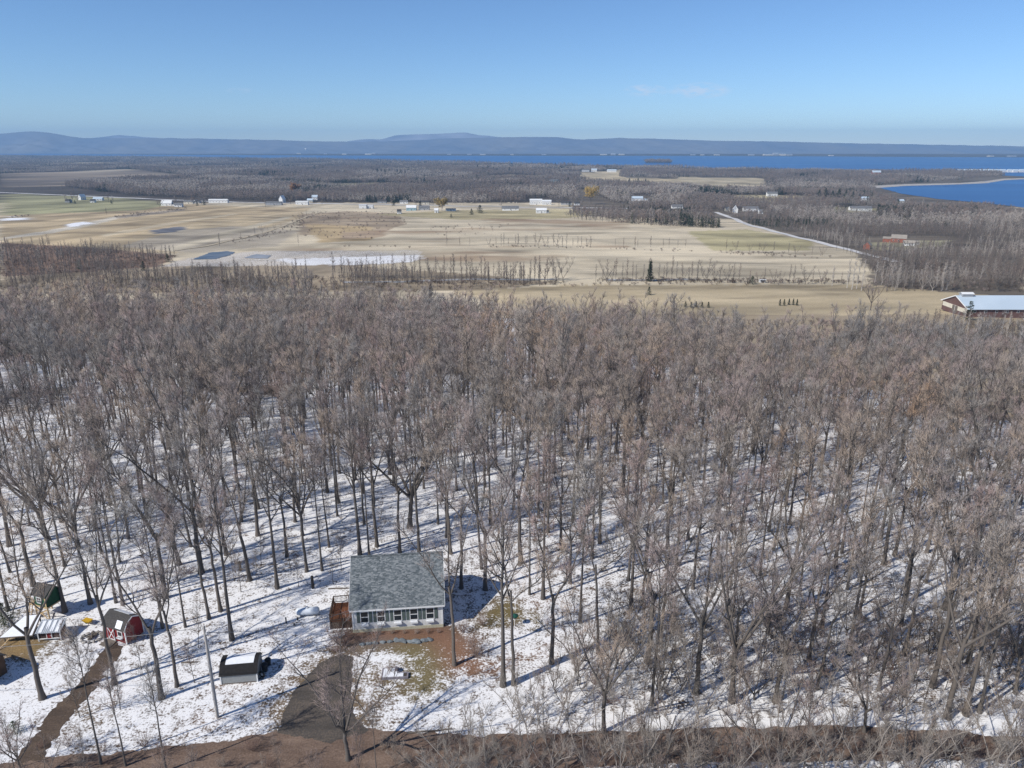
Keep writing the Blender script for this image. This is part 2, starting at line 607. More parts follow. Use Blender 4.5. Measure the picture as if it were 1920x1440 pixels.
def ground_material():
    m = bpy.data.materials.new('ground_cover')
    m.use_nodes = True
    nt = m.node_tree
    N, L = nt.nodes, nt.links
    b = N['Principled BSDF']
    b.inputs['Roughness'].default_value = .9
    b.inputs['Specular IOR Level'].default_value = .1
    geo_n = N.new('ShaderNodeNewGeometry')

    def noise(scale, det, rough=.6):
        n = N.new('ShaderNodeTexNoise')
        n.inputs['Scale'].default_value = scale
        n.inputs['Detail'].default_value = det
        n.inputs['Roughness'].default_value = rough
        L.new(geo_n.outputs['Position'], n.inputs['Vector'])
        return n.outputs['Fac']

    def M(op, a, c=None, d=None, clamp=False):
        n = N.new('ShaderNodeMath')
        n.operation = op
        n.use_clamp = clamp
        for k, x in enumerate((a, c, d)):
            if x is None:
                continue
            if isinstance(x, (int, float)):
                n.inputs[k].default_value = x
            else:
                L.new(x, n.inputs[k])
        return n.outputs[0]
    at = N.new('ShaderNodeAttribute')
    at.attribute_name = 'cover'
    sn = N.new('ShaderNodeAttribute')
    sn.attribute_name = 'snow'
    n1, n2, n3 = noise(.8, 8, .7), noise(3.8, 5, .65), noise(9.0, 3, .6)
    nn = M('ADD', M('MULTIPLY', n1, .50), M('MULTIPLY', n2, .50))
    # mask = how much snow is left here
    a = M('ADD', sn.outputs['Fac'], M('MULTIPLY', M('SUBTRACT', nn, .5), 2.3))
    mask = M('MULTIPLY_ADD', M('SUBTRACT', a, .5), 5.0, .5, clamp=True)
    speck = M('MULTIPLY_ADD', M('SUBTRACT', n3, .56), 6.0, 0.0, clamp=True)
    mask = M('MULTIPLY', mask, M('SUBTRACT', 1.0, M('MULTIPLY', speck, .55)))
    var = M('MULTIPLY_ADD', M('SUBTRACT', M('ADD', M('MULTIPLY', n2, .5), M('MULTIPLY', n3, .5)), .5), 2.6, 1.0)
    var = M('MAXIMUM', var, .35)
    mul = N.new('ShaderNodeVectorMath')
    mul.operation = 'SCALE'
    L.new(at.outputs['Color'], mul.inputs[0])
    L.new(var, mul.inputs['Scale'])
    mix = N.new('ShaderNodeMixRGB')
    mix.inputs['Color2'].default_value = (.815, .81, .805, 1)
    L.new(mask, mix.inputs['Fac'])
    L.new(mul.outputs[0], mix.inputs['Color1'])
    L.new(mix.outputs['Color'], b.inputs['Base Color'])
    bu = N.new('ShaderNodeBump')
    bu.inputs['Strength'].default_value = .45
    bu.inputs['Distance'].default_value = .12
    L.new(nn, bu.inputs['Height'])
    L.new(bu.outputs[0], b.inputs['Normal'])
    return m


g_me.materials.append(ground_material())
tag(link('ground', g_me), kind='structure')


# ------------------------------------------------------------------ roads, paths, water
def densify(pts, step):
    out = []
    n = len(pts)
    for i in range(n):
        a, b = pts[i], pts[(i + 1) % n]
        k = max(1, int((b - a).length / step))
        for j in range(k):
            out.append(a.lerp(b, j / k))
    return out


def sheet(name, px, m, dz, step=.5, jit=.25, z=None, kind='structure'):
    pts = [gp(u, v, z) for u, v in px]
    pts = densify([Vector((p.x, p.y, 0)) for p in pts], step)
    xs = np.array([p.x for p in pts])
    ys = np.array([p.y for p in pts])
    jx = ((fbm(xs * .9, ys * .9, 61, 3) - .5) * 2.2 + nrg.uniform(-.7, .7, len(xs))) * jit
    jy = ((fbm(xs * .35, ys * .35, 71, 4) - .5) * 4 + nrg.uniform(-.7, .7, len(xs))) * jit
    bm = bmesh.new()
    vs = [bm.verts.new((x + a, y + b, 0)) for x, y, a, b in zip(xs, ys, jx, jy)]
    f = bm.faces.new(vs)
    f.normal_update()
    if f.normal.z < 0:
        f.normal_flip()
    bmesh.ops.triangulate(bm, faces=[f])
    for v in bm.verts:
        v.co.z = (H(v.co.x, v.co.y) if z is None else z) + dz
    me = bpy.data.meshes.new(name)
    bm.to_mesh(me)
    bm.free()
    me.materials.append(m)
    return tag(link(name, me), kind=kind)


def dirt_material(name, c1, c2, c3, sn=.0):
    m = bpy.data.materials.new(name)
    m.use_nodes = True
    N, L = m.node_tree.nodes, m.node_tree.links
    b = N['Principled BSDF']
    b.inputs['Roughness'].default_value = .9
    b.inputs['Specular IOR Level'].default_value = .15
    g = N.new('ShaderNodeNewGeometry')
    mp = N.new('ShaderNodeMapping')
    mp.inputs['Scale'].default_value = (.35, 1.1, 1)
    L.new(g.outputs['Position'], mp.inputs[0])
    n1 = N.new('ShaderNodeTexNoise')
    n1.inputs['Scale'].default_value = .6
    n1.inputs['Detail'].default_value = 8
    n1.inputs['Roughness'].default_value = .65
    L.new(mp.outputs[0], n1.inputs['Vector'])
    n2 = N.new('ShaderNodeTexNoise')
    n2.inputs['Scale'].default_value = 5
    n2.inputs['Detail'].default_value = 4
    L.new(g.outputs['Position'], n2.inputs['Vector'])
    cr = N.new('ShaderNodeValToRGB')
    cr.color_ramp.elements.new(.5)
    for e, (p, c) in zip(cr.color_ramp.elements, ((.33, c1), (.5, c2), (.68, c3))):
        e.position = p
        e.color = (*c, 1)
    ad = N.new('ShaderNodeMath')
    ad.operation = 'MULTIPLY_ADD'
    ad.inputs[1].default_value = .45
    L.new(n2.outputs['Fac'], ad.inputs[0])
    mu = N.new('ShaderNodeMath')
    mu.operation = 'MULTIPLY'
    mu.inputs[1].default_value = .58
    L.new(n1.outputs['Fac'], mu.inputs[0])
    L.new(mu.outputs[0], ad.inputs[2])
    L.new(ad.outputs[0], cr.inputs[0])
    L.new(cr.outputs[0], b.inputs['Base Color'])
    bu = N.new('ShaderNodeBump')
    bu.inputs['Strength'].default_value = .5
    bu.inputs['Distance'].default_value = .08
    L.new(n2.outputs['Fac'], bu.inputs['Height'])
    L.new(bu.outputs[0], b.inputs['Normal'])
    return m


m_dirt = dirt_material('dirt', (.085, .058, .044), (.155, .108, .082), (.25, .18, .135))
m_drive = dirt_material('driveway_gravel', (.050, .045, .040), (.085, .074, .064), (.15, .12, .095))
m_lane = dirt_material('lane_earth', (.055, .042, .034), (.09, .066, .05), (.15, .11, .08))
sheet('dirt_road', [(-160, 1470), (0, 1430), (70, 1420), (200, 1411), (300, 1402), (400, 1394), (525, 1370), (690, 1368), (800, 1374), (900, 1379),
                    (1050, 1375), (1130, 1373), (1300, 1366), (1450, 1361), (1560, 1361), (1700, 1367), (1920, 1379), (2080, 1386),
                    (2080, 1420), (1920, 1424), (1700, 1424), (1480, 1427), (1300, 1431), (1100, 1440), (900, 1452), (500, 1470), (0, 1500)], m_dirt, .012, .5, .22)
sheet('driveway', [(522, 1372), (535, 1330), (548, 1300), (575, 1268), (602, 1240), (640, 1226), (662, 1232), (656, 1280), (660, 1320), (668, 1350), (694, 1371), (620, 1392)], m_drive, .022, .4, .2)
sheet('lane', [(28, 1428), (62, 1380), (98, 1330), (130, 1296), (160, 1268), (178, 1238), (196, 1212), (212, 1206), (236, 1210), (226, 1226), (206, 1250), (186, 1284), (160, 1312), (128, 1352), (98, 1395), (82, 1424)], m_lane, .017, .3, .34)


def ribbon(name, px, width, m, dz=.35, step=12.0):
    P = [gp(u, v) for u, v in px]
    pts = []
    for a, b in zip(P[:-1], P[1:]):
        k = max(1, int((b - a).length / step))
        pts += [a.lerp(b, j / k) for j in range(k)]
    pts.append(P[-1])
    # smooth the line
    for _ in range(3):
        pts = [pts[0]] + [(pts[i - 1] + pts[i] * 2 + pts[i + 1]) / 4 for i in range(1, len(pts) - 1)] + [pts[-1]]
    vs, fs = [], []
    for i, p in enumerate(pts):
        d = pts[min(i + 1, len(pts) - 1)] - pts[max(i - 1, 0)]
        s = Vector((-d.y, d.x, 0)).normalized() * (width / 2)
        for k in (-1, 1):
            x, y = p.x + s.x * k, p.y + s.y * k
            vs.append((x, y, H(x, y) + dz))
        if i:
            fs.append((2 * i - 2, 2 * i - 1, 2 * i + 1, 2 * i))
    me = bpy.data.meshes.new(name)
    me.from_pydata(vs, [], fs)
    me.materials.append(m)
    return tag(link(name, me), kind='structure')


m_road = mat('pale_road', (.62, .60, .57), (.50, .48, .45), .05, coords='Object')
ribbon('road', [(-60, 358.5), (0, 361), (130, 366.5), (250, 371.5), (420, 378.5), (520, 381), (640, 382.5), (760, 385), (860, 387), (960, 388.5), (1100, 390), (1180, 391)], 15, m_road)
ribbon('road', [(1340, 398), (1372, 409), (1405, 423), (1450, 434), (1500, 447), (1560, 461), (1612, 474), (1680, 492)], 8.5, m_road)
ribbon('path', [(330, 470), (400, 459), (460, 446), (520, 428), (560, 412), (600, 398)], 4, mat('track', (.5, .42, .29), (.42, .34, .22), .05))


def water_material():
    m = bpy.data.materials.new('lake_water')
    m.use_nodes = True
    N, L = m.node_tree.nodes, m.node_tree.links
    b = N['Principled BSDF']
    b.inputs['Base Color'].default_value = (.014, .075, .235, 1)
    b.inputs['Roughness'].default_value = .35
    b.inputs['Specular IOR Level'].default_value = .12
    g = N.new('ShaderNodeNewGeometry')
    n = N.new('ShaderNodeTexNoise')
    n.inputs['Scale'].default_value = .004
    n.inputs['Detail'].default_value = 8
    mp = N.new('ShaderNodeMapping')
    mp.inputs['Scale'].default_value = (.35, 1.0, 1)
    L.new(g.outputs['Position'], mp.inputs[0])
    L.new(mp.outputs[0], n.inputs['Vector'])
    cr = N.new('ShaderNodeValToRGB')
    cr.color_ramp.elements[0].color = (.016, .080, .240, 1)  # blue of the reflected sky put into the base colour; specular kept low
    cr.color_ramp.elements[1].color = (.030, .130, .330, 1)
    cr.color_ramp.elements[0].position, cr.color_ramp.elements[1].position = .4, .7
    L.new(n.outputs['Fac'], cr.inputs[0])
    L.new(cr.outputs[0], b.inputs['Base Color'])
    return m


m_water = water_material()
LAKE = [(-300, 286.2), (0, 287.6), (300, 290), (640, 291.6), (1000, 292), (1280, 292.2), (1600, 293.5), (1920, 295), (2300, 297),
        (2300, 322), (1920, 320), (1700, 320), (1500, 319), (1300, 315), (1150, 311), (1000, 307), (900, 304.5), (640, 299), (300, 293.5), (0, 290.5), (-300, 288.5)]
sheet('lake', LAKE, m_water, 0, 60, 6, z=LAKE_Z)
BAY = [(1645, 351), (1690, 346), (1800, 344.5), (1870, 337), (1925, 335), (2200, 332), (2200, 394), (1920, 389), (1850, 381), (1760, 373), (1690, 363)]
sheet('bay', BAY, m_water, 0, 20, 2, z=LAKE_Z)
sheet('inlet', [(1872, 322.5), (1960, 321), (2100, 322), (2100, 331), (1935, 331.5), (1880, 329)], m_water, .05, 20, 2, z=LAKE_Z)
m_sand = mat('beach_sand', (.46, .42, .36), (.38, .34, .29), .05)
sheet('beach', [(1632, 348.5), (1700, 345.2), (1800, 343.2), (1850, 339.5), (1880, 335), (1922, 334), (1922, 336), (1884, 338), (1850, 343.5), (1790, 346.2), (1700, 348.5), (1645, 352.5)], m_sand, .2, 15, 2, z=LAKE_Z)
m_pond = mat('pond_water', (.10, .135, .18), (.17, .195, .225), .05, rough=.5, spec=.1)
sheet('pond', [(362, 487), (392, 474), (425, 471), (441, 473), (430, 479), (405, 486)], m_pond, .25, 3, 1.0)
sheet('pond', [(455, 484), (480, 477), (510, 479), (500, 485)], mat('pond_ice', (.28, .30, .33), (.2, .22, .25), .05), .25, 3, 1.0)
sheet('pond', [(290, 435.5), (315, 433.4), (333, 434), (318, 436.2)], mat('pond_dark', (.13, .13, .15), (.19, .185, .18), .05), .25, 3, 1.0)
m_ice = mat('ditch_ice', (.46, .46, .46), (.20, .18, .15), .12, detail=6)
sheet('ditch_ice', [(640, 528.5), (800, 525), (1000, 523), (1060, 523.5), (1000, 526), (800, 528), (650, 531)], m_ice, .2, 3, .8)
sheet('ditch_ice', [(1130, 523.5), (1280, 522.5), (1330, 524.5), (1200, 526.5), (1140, 526)], m_ice, .2, 3, .8)


# ------------------------------------------------------------------ hills beyond the lake
def hills(name, sil, d_base, d_ridge, m, seed):
    us = np.arange(-420, 2340, 6.0)
    vt = np.interp(us, [p[0] for p in sil], [p[1] for p in sil])
    vt = vt + (fbm(us * .06, us * 0 + seed, seed, 4) - .5) * 1.6
    rows = 26
    V = np.zeros((rows + 3, len(us), 3))
    for i in range(rows):
        t = i / (rows - 1)
        Y = d_base * (d_ridge / d_base) ** t
        for k in (0,):
            b = (720 - vt) / F
            zr = CAM_H + d_ridge * (-SP + b * CP) / (CP + b * SP)
            s = t ** 1.5 * (1 + .0 * t)
            n = (fbm(us * .035 + 5, us * 0 + t * 9, seed + 3, 4) - .5) * 1.0 * (1 - t) * t * 2
            z = -62.5 + (zr + 62) * np.clip(s + n * .8, 0, 1)
            x = (us - 960) / F * Y * 1.02
            V[i, :, 0], V[i, :, 1], V[i, :, 2] = x, Y, z
    for j in range(3):
        V[rows + j] = V[rows - 1]
        V[rows + j, :, 1] += (j + 1) * d_ridge * .03
        V[rows + j, :, 2] -= (V[rows - 1, :, 2] + 62.5) * (.15, .5, 1)[j]
    ny, nx = V.shape[:2]
    idx = np.arange(ny * nx).reshape(ny, nx)
    q = np.stack([idx[:-1, :-1], idx[:-1, 1:], idx[1:, 1:], idx[1:, :-1]], -1).reshape(-1, 4)
    T = np.concatenate([q[:, [0, 1, 2]], q[:, [0, 2, 3]]])
    me = tri_mesh(name, V.reshape(-1, 3), T, mats=[m])
    return tag(link(name, me), kind='structure')


m_hill = mat('haze_tinted_wooded_hill', (.11, .145, .215), (.18, .195, .225), .0011, detail=9, coords='Object', stretch=(1, .35, 1))  # snow-dusted woods, with the blue of distance haze painted into the base colour
m_mount = mat('mountain', (.12, .15, .22), (.32, .35, .41), .0012, detail=8, coords='Object')  # bluish, lightened slopes: haze tint painted in on top of the haze volume
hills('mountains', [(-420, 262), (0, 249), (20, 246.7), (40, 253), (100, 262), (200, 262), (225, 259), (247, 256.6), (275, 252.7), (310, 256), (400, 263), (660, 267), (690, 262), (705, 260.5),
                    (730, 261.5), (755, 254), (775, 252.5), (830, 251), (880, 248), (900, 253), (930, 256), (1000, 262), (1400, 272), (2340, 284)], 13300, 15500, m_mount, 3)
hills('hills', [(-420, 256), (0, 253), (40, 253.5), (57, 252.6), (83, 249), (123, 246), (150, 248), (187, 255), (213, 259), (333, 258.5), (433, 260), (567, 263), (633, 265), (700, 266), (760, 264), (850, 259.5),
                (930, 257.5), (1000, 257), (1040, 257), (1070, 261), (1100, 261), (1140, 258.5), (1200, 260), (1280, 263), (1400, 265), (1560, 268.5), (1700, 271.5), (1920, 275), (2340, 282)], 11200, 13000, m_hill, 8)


# ------------------------------------------------------------------ trees
def ring_tube(P, Rr, k):
    P = np.asarray(P, float)
    n = len(P)
    D = np.gradient(P, axis=0)
    D /= np.linalg.norm(D, axis=1)[:, None] + 1e-9
    ref = np.array((1., 0, 0)) if abs(D[0, 0]) < .8 else np.array((0, 1., 0))
    N = np.cross(D, ref)
    N /= np.linalg.norm(N, axis=1)[:, None] + 1e-9
    B = np.cross(D, N)
    a = np.arange(k) * 2 * np.pi / k
    V = P[:, None, :] + np.asarray(Rr)[:, None, None] * (np.cos(a)[None, :, None] * N[:, None, :] + np.sin(a)[None, :, None] * B[:, None, :])
    i = np.arange(n - 1)[:, None] * k
    j = np.arange(k)[None, :]
    j2 = (j + 1) % k
    A, Bq, C, Dq = i + j, i + j2, i + k + j2, i + k + j
    T = np.concatenate([np.stack([A, Bq, C], -1).reshape(-1, 3), np.stack([A, C, Dq], -1).reshape(-1, 3)])
    return V.reshape(-1, 3), T


class Acc:
    def __init__(self):
        self.V, self.T, self.n = [], [], 0

    def add(self, V, T):
        self.V.append(V)
        self.T.append(T + self.n)
        self.n += len(V)

    def arrays(self):
        return np.concatenate(self.V), np.concatenate(self.T)


def unit(v):
    return v / (np.linalg.norm(v) + 1e-9)


def twig_cones(acc, O, D, L, r):
    """many thin tapering twigs at once"""
    n = len(O)
    D = D / (np.linalg.norm(D, axis=1)[:, None] + 1e-9)
    ref = np.where(np.abs(D[:, :1]) < .8, np.array([[1., 0, 0]]), np.array([[0, 1., 0]]))
    N = np.cross(D, ref)
    N /= np.linalg.norm(N, axis=1)[:, None]
    B = np.cross(D, N)
    V = np.zeros((n, 4, 3))
    r = np.asarray(r).reshape(-1, 1)
    for k in range(3):
        a = k * 2.0944
        V[:, k] = O + r * (math.cos(a) * N + math.sin(a) * B)
    V[:, 3] = O + D * L[:, None]
    b = np.arange(n)[:, None] * 4
    T = np.concatenate([b + np.array([[0, 1, 3]]), b + np.array([[1, 2, 3]]), b + np.array([[2, 0, 3]])])
    acc.add(V.reshape(-1, 3), T)


def curve_from(o, d, L, n, up, rng, wig=.12):
    P = [np.array(o, float)]
    d = unit(np.array(d, float))
    for i in range(n):
        d = unit(d + np.array((0, 0, up / n)) + rng.normal(0, wig, 3))
        P.append(P[-1] + d * L / n)
    return np.array(P)


def at_t(P, t):
    k = min(int(t * (len(P) - 1)), len(P) - 2)
    f = t * (len(P) - 1) - k
    return P[k] * (1 - f) + P[k + 1] * f, unit(P[k + 1] - P[k])


def grow_tree(seed, Ht=22, base=.5, spread=4.0, fork=0, r0=.25, limbs=15, branches=6, subs=3, twigs=1700, twig_r=.012, up=.55, lean=0.0, wig=.012, droop=0.0, tl=(.5, 1.3), sides=7, elev=(.30, .95), thick=1.0):
    """returns (trunk arrays, crown arrays) of a bare deciduous tree standing at the origin"""
    rng = np.random.default_rng(seed)
    trunk, crown = Acc(), Acc()
    zb = Ht * base
    top = zb * 1.04 if fork else Ht * .97
    n = 10
    zz = np.linspace(-.25, top, n)
    az = rng.uniform(0, 6.28)
    la = np.stack([np.cos(az) * lean * zz, np.sin(az) * lean * zz], 1)
    wob = np.cumsum(rng.normal(0, wig * Ht / n * 2.2, (n, 2)) * np.linspace(.25, 1.3, n)[:, None], 0)
    wob -= wob[0]
    P = np.column_stack([la + wob, zz])
    frac = np.clip(zz / Ht, 0, 1)
    Rr = r0 * (1 - .82 * frac ** .9) * (1 + .55 * np.exp(-np.maximum(zz, 0) / .45))
    V, T = ring_tube(P, Rr, sides)
    trunk.add(V, T)
    leaders = []
    if fork:
        for k in range(fork):
            a = az + k * 2 * np.pi / fork + rng.uniform(-.4, .4)
            o, d = P[-2], np.array((math.cos(a) * rng.uniform(.35, .8), math.sin(a) * rng.uniform(.35, .8), 1))
            L = (Ht - P[-2][2]) * rng.uniform(.9, 1.05)
            Q = curve_from(o, d, L, 7, .30, rng, .09)
            rr = np.linspace(Rr[-1] * .78, .03, len(Q))
            V, T = ring_tube(Q, rr, 6)
            trunk.add(V, T)
            leaders.append((Q, rr, .12))
    else:
        leaders.append((P, Rr, base))
    seg = []          # (polyline, weight) that carry twigs
    for (Q, rr, t0) in leaders:
        nl = max(4, int(limbs / len(leaders)))
        ph = rng.uniform(0, 6.28)
        for i in range(nl):
            t = t0 + (1 - t0) * (i + rng.uniform(.1, .9)) / nl * .97
            o, d = at_t(Q, t)
            h = (t - t0) / (1 - t0)
            a = ph + i * 2.4 + rng.uniform(-.5, .5)
            el = rng.uniform(*elev) * (1 + .3 * h)
            dr = np.array((math.cos(a) * math.cos(el), math.sin(a) * math.cos(el), math.sin(el))) + d * .35
            L = spread * ((.95 - .5 * h ** 1.6) * (.62 if fork else 1.0)) * rng.uniform(.65, 1.25)
            C = curve_from(o, dr, L, 5, up - droop, rng, .13)
            rl = min(.66 * np.interp(t, np.linspace(0, 1, len(rr)), rr), (.034 + .022 * L) * thick)
            cr = np.linspace(rl, .018 * thick, len(C))
            V, T = ring_tube(C, cr, 5 if rl > .05 else 4)
            crown.add(V, T)
            seg.append((C[2:], L * .4))
            for j in range(branches):
                tt = .22 + .76 * (j + rng.uniform(0, .9)) / branches
                o2, d2 = at_t(C, min(tt, .99))
                s = unit(np.cross(d2, rng.normal(0, 1, 3)))
                L2 = L * .46 * (1.15 - .65 * tt) * rng.uniform(.7, 1.25) + .3
                B = curve_from(o2, d2 * .8 + s * .62 + np.array((0, 0, .18 - droop)), L2, 3, up * .5 - droop, rng, .14)
                rb = max(.020 * thick, .5 * np.interp(tt, np.linspace(0, 1, len(cr)), cr))
                V, T = ring_tube(B, np.linspace(rb, .011 * thick, len(B)), 4)
                crown.add(V, T)
                seg.append((B, L2))
                for k in range(subs):
                    t3 = rng.uniform(.2, .95)
                    o3, d3 = at_t(B, t3)
                    s = unit(np.cross(d3, rng.normal(0, 1, 3)))
                    L3 = L2 * rng.uniform(.35, .6)
                    S = curve_from(o3, d3 * .75 + s * .6 + np.array((0, 0, .2 - droop)), L3, 2, up * .35 - droop, rng, .12)
                    V, T = ring_tube(S, np.linspace(max(.014 * thick, rb * .55), .008 * thick, len(S)), 3)
                    crown.add(V, T)
                    seg.append((S, L3 * 1.1))
    global N_LIMB
    N_LIMB = sum(len(t) for t in crown.T)
    w = np.array([s[1] for s in seg])
    cnt = rng.multinomial(twigs, w / w.sum())
    O, D = [], []
    for (S, _), c in zip(seg, cnt):
        for _k in range(c):
            o, d = at_t(S, rng.uniform(.15, .999))
            O.append(o)
            D.append(d)
    O, D = np.array(O), np.array(D)
    D = D * .7 + rng.normal(0, .42, D.shape) + np.array((0, 0, .30 - droop * 1.6))
    twig_cones(crown, O, D, rng.uniform(tl[0], tl[1], len(O)), rng.uniform(.75, 1.25, len(O)) * twig_r)
    return trunk.arrays(), crown.arrays()


N_LIMB = 0          # faces of limbs and branches in the crown grown last; the rest are twigs


def crown_mi(T):
    return (np.arange(len(T)) >= N_LIMB).astype(np.int32)


def grow_shrub(seed, Ht=2.5, spread=1.6, stems=16, twigs=260, r=.018, twig_r=.008):
    rng = np.random.default_rng(seed)
    acc = Acc()
    seg = []
    for i in range(stems):
        a = rng.uniform(0, 6.28)
        rr = rng.uniform(0, .25) * spread * .4
        o = np.array((math.cos(a) * rr, math.sin(a) * rr, -.08))
        k = rng.uniform(.1, .8) * spread / Ht
        L = Ht * rng.uniform(.65, 1.1)
        C = curve_from(o, (math.cos(a) * k, math.sin(a) * k, 1), L, 4, -.1, rng, .12)
        V, T = ring_tube(C, np.linspace(r * rng.uniform(.6, 1.2), .004, len(C)), 4)
        acc.add(V, T)
        seg.append(C)
        for j in range(3):
            o2, d2 = at_t(C, rng.uniform(.25, .8))
            s = unit(np.cross(d2, rng.normal(0, 1, 3)))
            B = curve_from(o2, d2 * .8 + s * .6, L * .35, 2, .2, rng, .12)
            V, T = ring_tube(B, np.linspace(r * .45, .004, len(B)), 3)
            acc.add(V, T)
            seg.append(B)
    O, D = [], []
    for _ in range(twigs):
        o, d = at_t(seg[rng.integers(len(seg))], rng.uniform(.25, .99))
        O.append(o)
        D.append(d)
    O, D = np.array(O), np.array(D)
    D = D * .8 + rng.normal(0, .4, D.shape) + np.array((0, 0, .2))
    twig_cones(acc, O, D, rng.uniform(.25, .7, len(O)) * Ht / 2.5, rng.uniform(.7, 1.3, len(O)) * twig_r)
    return acc.arrays()


def grow_conifer(seed, Ht=8, spread=2.0, whorls=16, per=10, sprays=9, open_=0.0):
    """trunk arrays and foliage arrays; every spray is a small three-sided needle tuft"""
    rng = np.random.default_rng(seed)
    trunk, fol = Acc(), Acc()
    P = np.array([(0, 0, z) for z in np.linspace(-.2, Ht, 7)])
    V, T = ring_tube(P, np.linspace(.035 * Ht ** .8, .01, 7), 6)
    trunk.add(V, T)
    O, D, L = [], [], []
    for i in range(whorls):
        h = (i + .3) / whorls
        z = Ht * (.06 + .93 * h)
        ln = spread * (1 - h) ** .85 * rng.uniform(.8, 1.15) + .08
        for j in range(per):
            if rng.random() < open_:
                continue
            a = rng.uniform(0, 6.28)
            l2 = ln * rng.uniform(.65, 1.15)
            d = np.array((math.cos(a), math.sin(a), rng.uniform(-.25, .2)))
            V, T = ring_tube(np.array([(0, 0, z), d * l2 * .9 + (0, 0, z)]), np.array([.03, .008]), 3)
            fol.add(V, T)
            for k in range(sprays):
                t = rng.uniform(.15, 1)
                O.append(np.array((0, 0, z)) + d * l2 * t)
                D.append(d * .7 + rng.normal(0, .5, 3))
                L.append(rng.uniform(.25, .5) * (.5 + .09 * Ht))
    twig_cones(fol, np.array(O), np.array(D), np.array(L), np.array(L) * .17)
    return trunk.arrays(), fol.arrays()


m_bark = twig_material('bark', [(0, (.085, .074, .066)), (.35, (.14, .12, .104)), (.7, (.10, .09, .082)), (1, (.20, .172, .148))])
m_twig = twig_material('twigs', [(0, (.31, .295, .285)), (.25, (.27, .26, .25)), (.40, (.40, .30, .275)), (.50, (.31, .29, .27)), (.62, (.42, .325, .25)), (.74, (.34, .31, .28)), (.85, (.45, .305, .205)), (1, (.42, .36, .30))], .009, 1.12)
m_twig_far = twig_material('far_twigs', [(0, (.13, .112, .10)), (.3, (.20, .178, .16)), (.5, (.25, .19, .16)), (.7, (.205, .185, .168)), (1, (.33, .295, .26))], .005)
m_pale = twig_material('pale_twigs', [(0, (.30, .27, .24)), (.5, (.40, .36, .32)), (1, (.34, .29, .25))], .02)
m_pale2 = twig_material('grey_twigs', [(0, (.20, .175, .155)), (.5, (.28, .25, .22)), (1, (.24, .20, .175))], .05)
m_brush = twig_material('brush_twigs', [(0, (.23, .185, .155)), (.4, (.30, .25, .21)), (.7, (.26, .19, .165)), (1, (.38, .34, .30))], .05)
m_gold = mat('golden_twigs', (.60, .42, .13), (.48, .33, .10), .4)
m_orange = mat('russet_twigs', (.30, .15, .06), (.24, .12, .05), .4)
m_birch = mat('birch_bark', (.62, .59, .54), (.45, .42, .38), 1.0)
m_conif = mat('conifer_needles', (.018, .030, .014), (.035, .05, .022), 1.2, rough=.7, vary=.25)
m_conif2 = mat('pale_conifer_needles', (.04, .06, .03), (.075, .095, .045), 1.2, rough=.7)
m_darkbush = mat('dark_scrub', (.07, .05, .04), (.11, .08, .06), .8)

VAR = []          # (trunk mesh, crown mesh, height, phrase)
SPECS = [
    dict(Ht=22, base=.46, spread=5.0, r0=.25, limbs=18, look='straight-trunked'),
    dict(Ht=21, base=.42, spread=5.4, r0=.27, fork=2, limbs=20, look='fork-trunked'),
    dict(Ht=23, base=.52, spread=4.6, r0=.23, fork=2, limbs=18, lean=.03, look='high-crowned'),
    dict(Ht=20, base=.30, spread=6.0, r0=.28, fork=4, limbs=26, twigs=1700, look='many-stemmed'),
    dict(Ht=22, base=.46, spread=5.0, r0=.22, fork=3, limbs=21, lean=.05, wig=.02, look='leaning'),
    dict(Ht=19, base=.55, spread=4.0, r0=.17, limbs=15, twigs=1000, look='thin-trunked'),
    dict(Ht=24, base=.40, spread=6.4, r0=.32, fork=3, limbs=25, twigs=1900, look='stout'),
    dict(Ht=21, base=.50, spread=5.6, r0=.24, fork=3, limbs=21, wig=.018, look='high-forking'),
    dict(Ht=18, base=.24, spread=7.2, r0=.29, fork=5, limbs=30, twigs=2000, look='broad'),
    dict(Ht=20, base=.62, spread=3.4, r0=.16, limbs=14, twigs=850, look='pole-like'),
]
for i, s in enumerate(SPECS):
    s = dict(s)
    look = s.pop('look')
    s.setdefault('twigs', 1350)
    (tv, tt), (cv, ct) = grow_tree(100 + i, **s)
    VAR.append((tri_mesh('trunk', tv, tt, mats=[m_bark]), tri_mesh('crown', cv, ct, mi=crown_mi(ct), mats=[m_bark, m_twig]), s['Ht'], look,
                tri_mesh('whole_tree', np.concatenate([tv, cv]), np.concatenate([tt, ct + len(tv)]),
                         mi=np.concatenate([np.zeros(len(tt)), crown_mi(ct)]), mats=[m_bark, m_twig])))


def tree(x, y, var, h, label, group, rot=None, name='bare_tree', cat='tree', z=None, tilt=0.0):
    tm, cm, h0, look, _ = VAR[var]
    s = h / h0
    o = thing(name, label, cat, (x, y, H(x, y) if z is None else z), rnd.uniform(0, 6.28) if rot is None else rot, group)
    o.rotation_euler = (rnd.uniform(-tilt, tilt), rnd.uniform(-tilt, tilt), o.rotation_euler.z)
    o.scale = (s * rnd.uniform(.92, 1.1), s * rnd.uniform(.92, 1.1), s)
    link('trunk', tm, o)
    link('crown', cm, o)
    return o


placed = []       # ground positions of the trees, for spacing
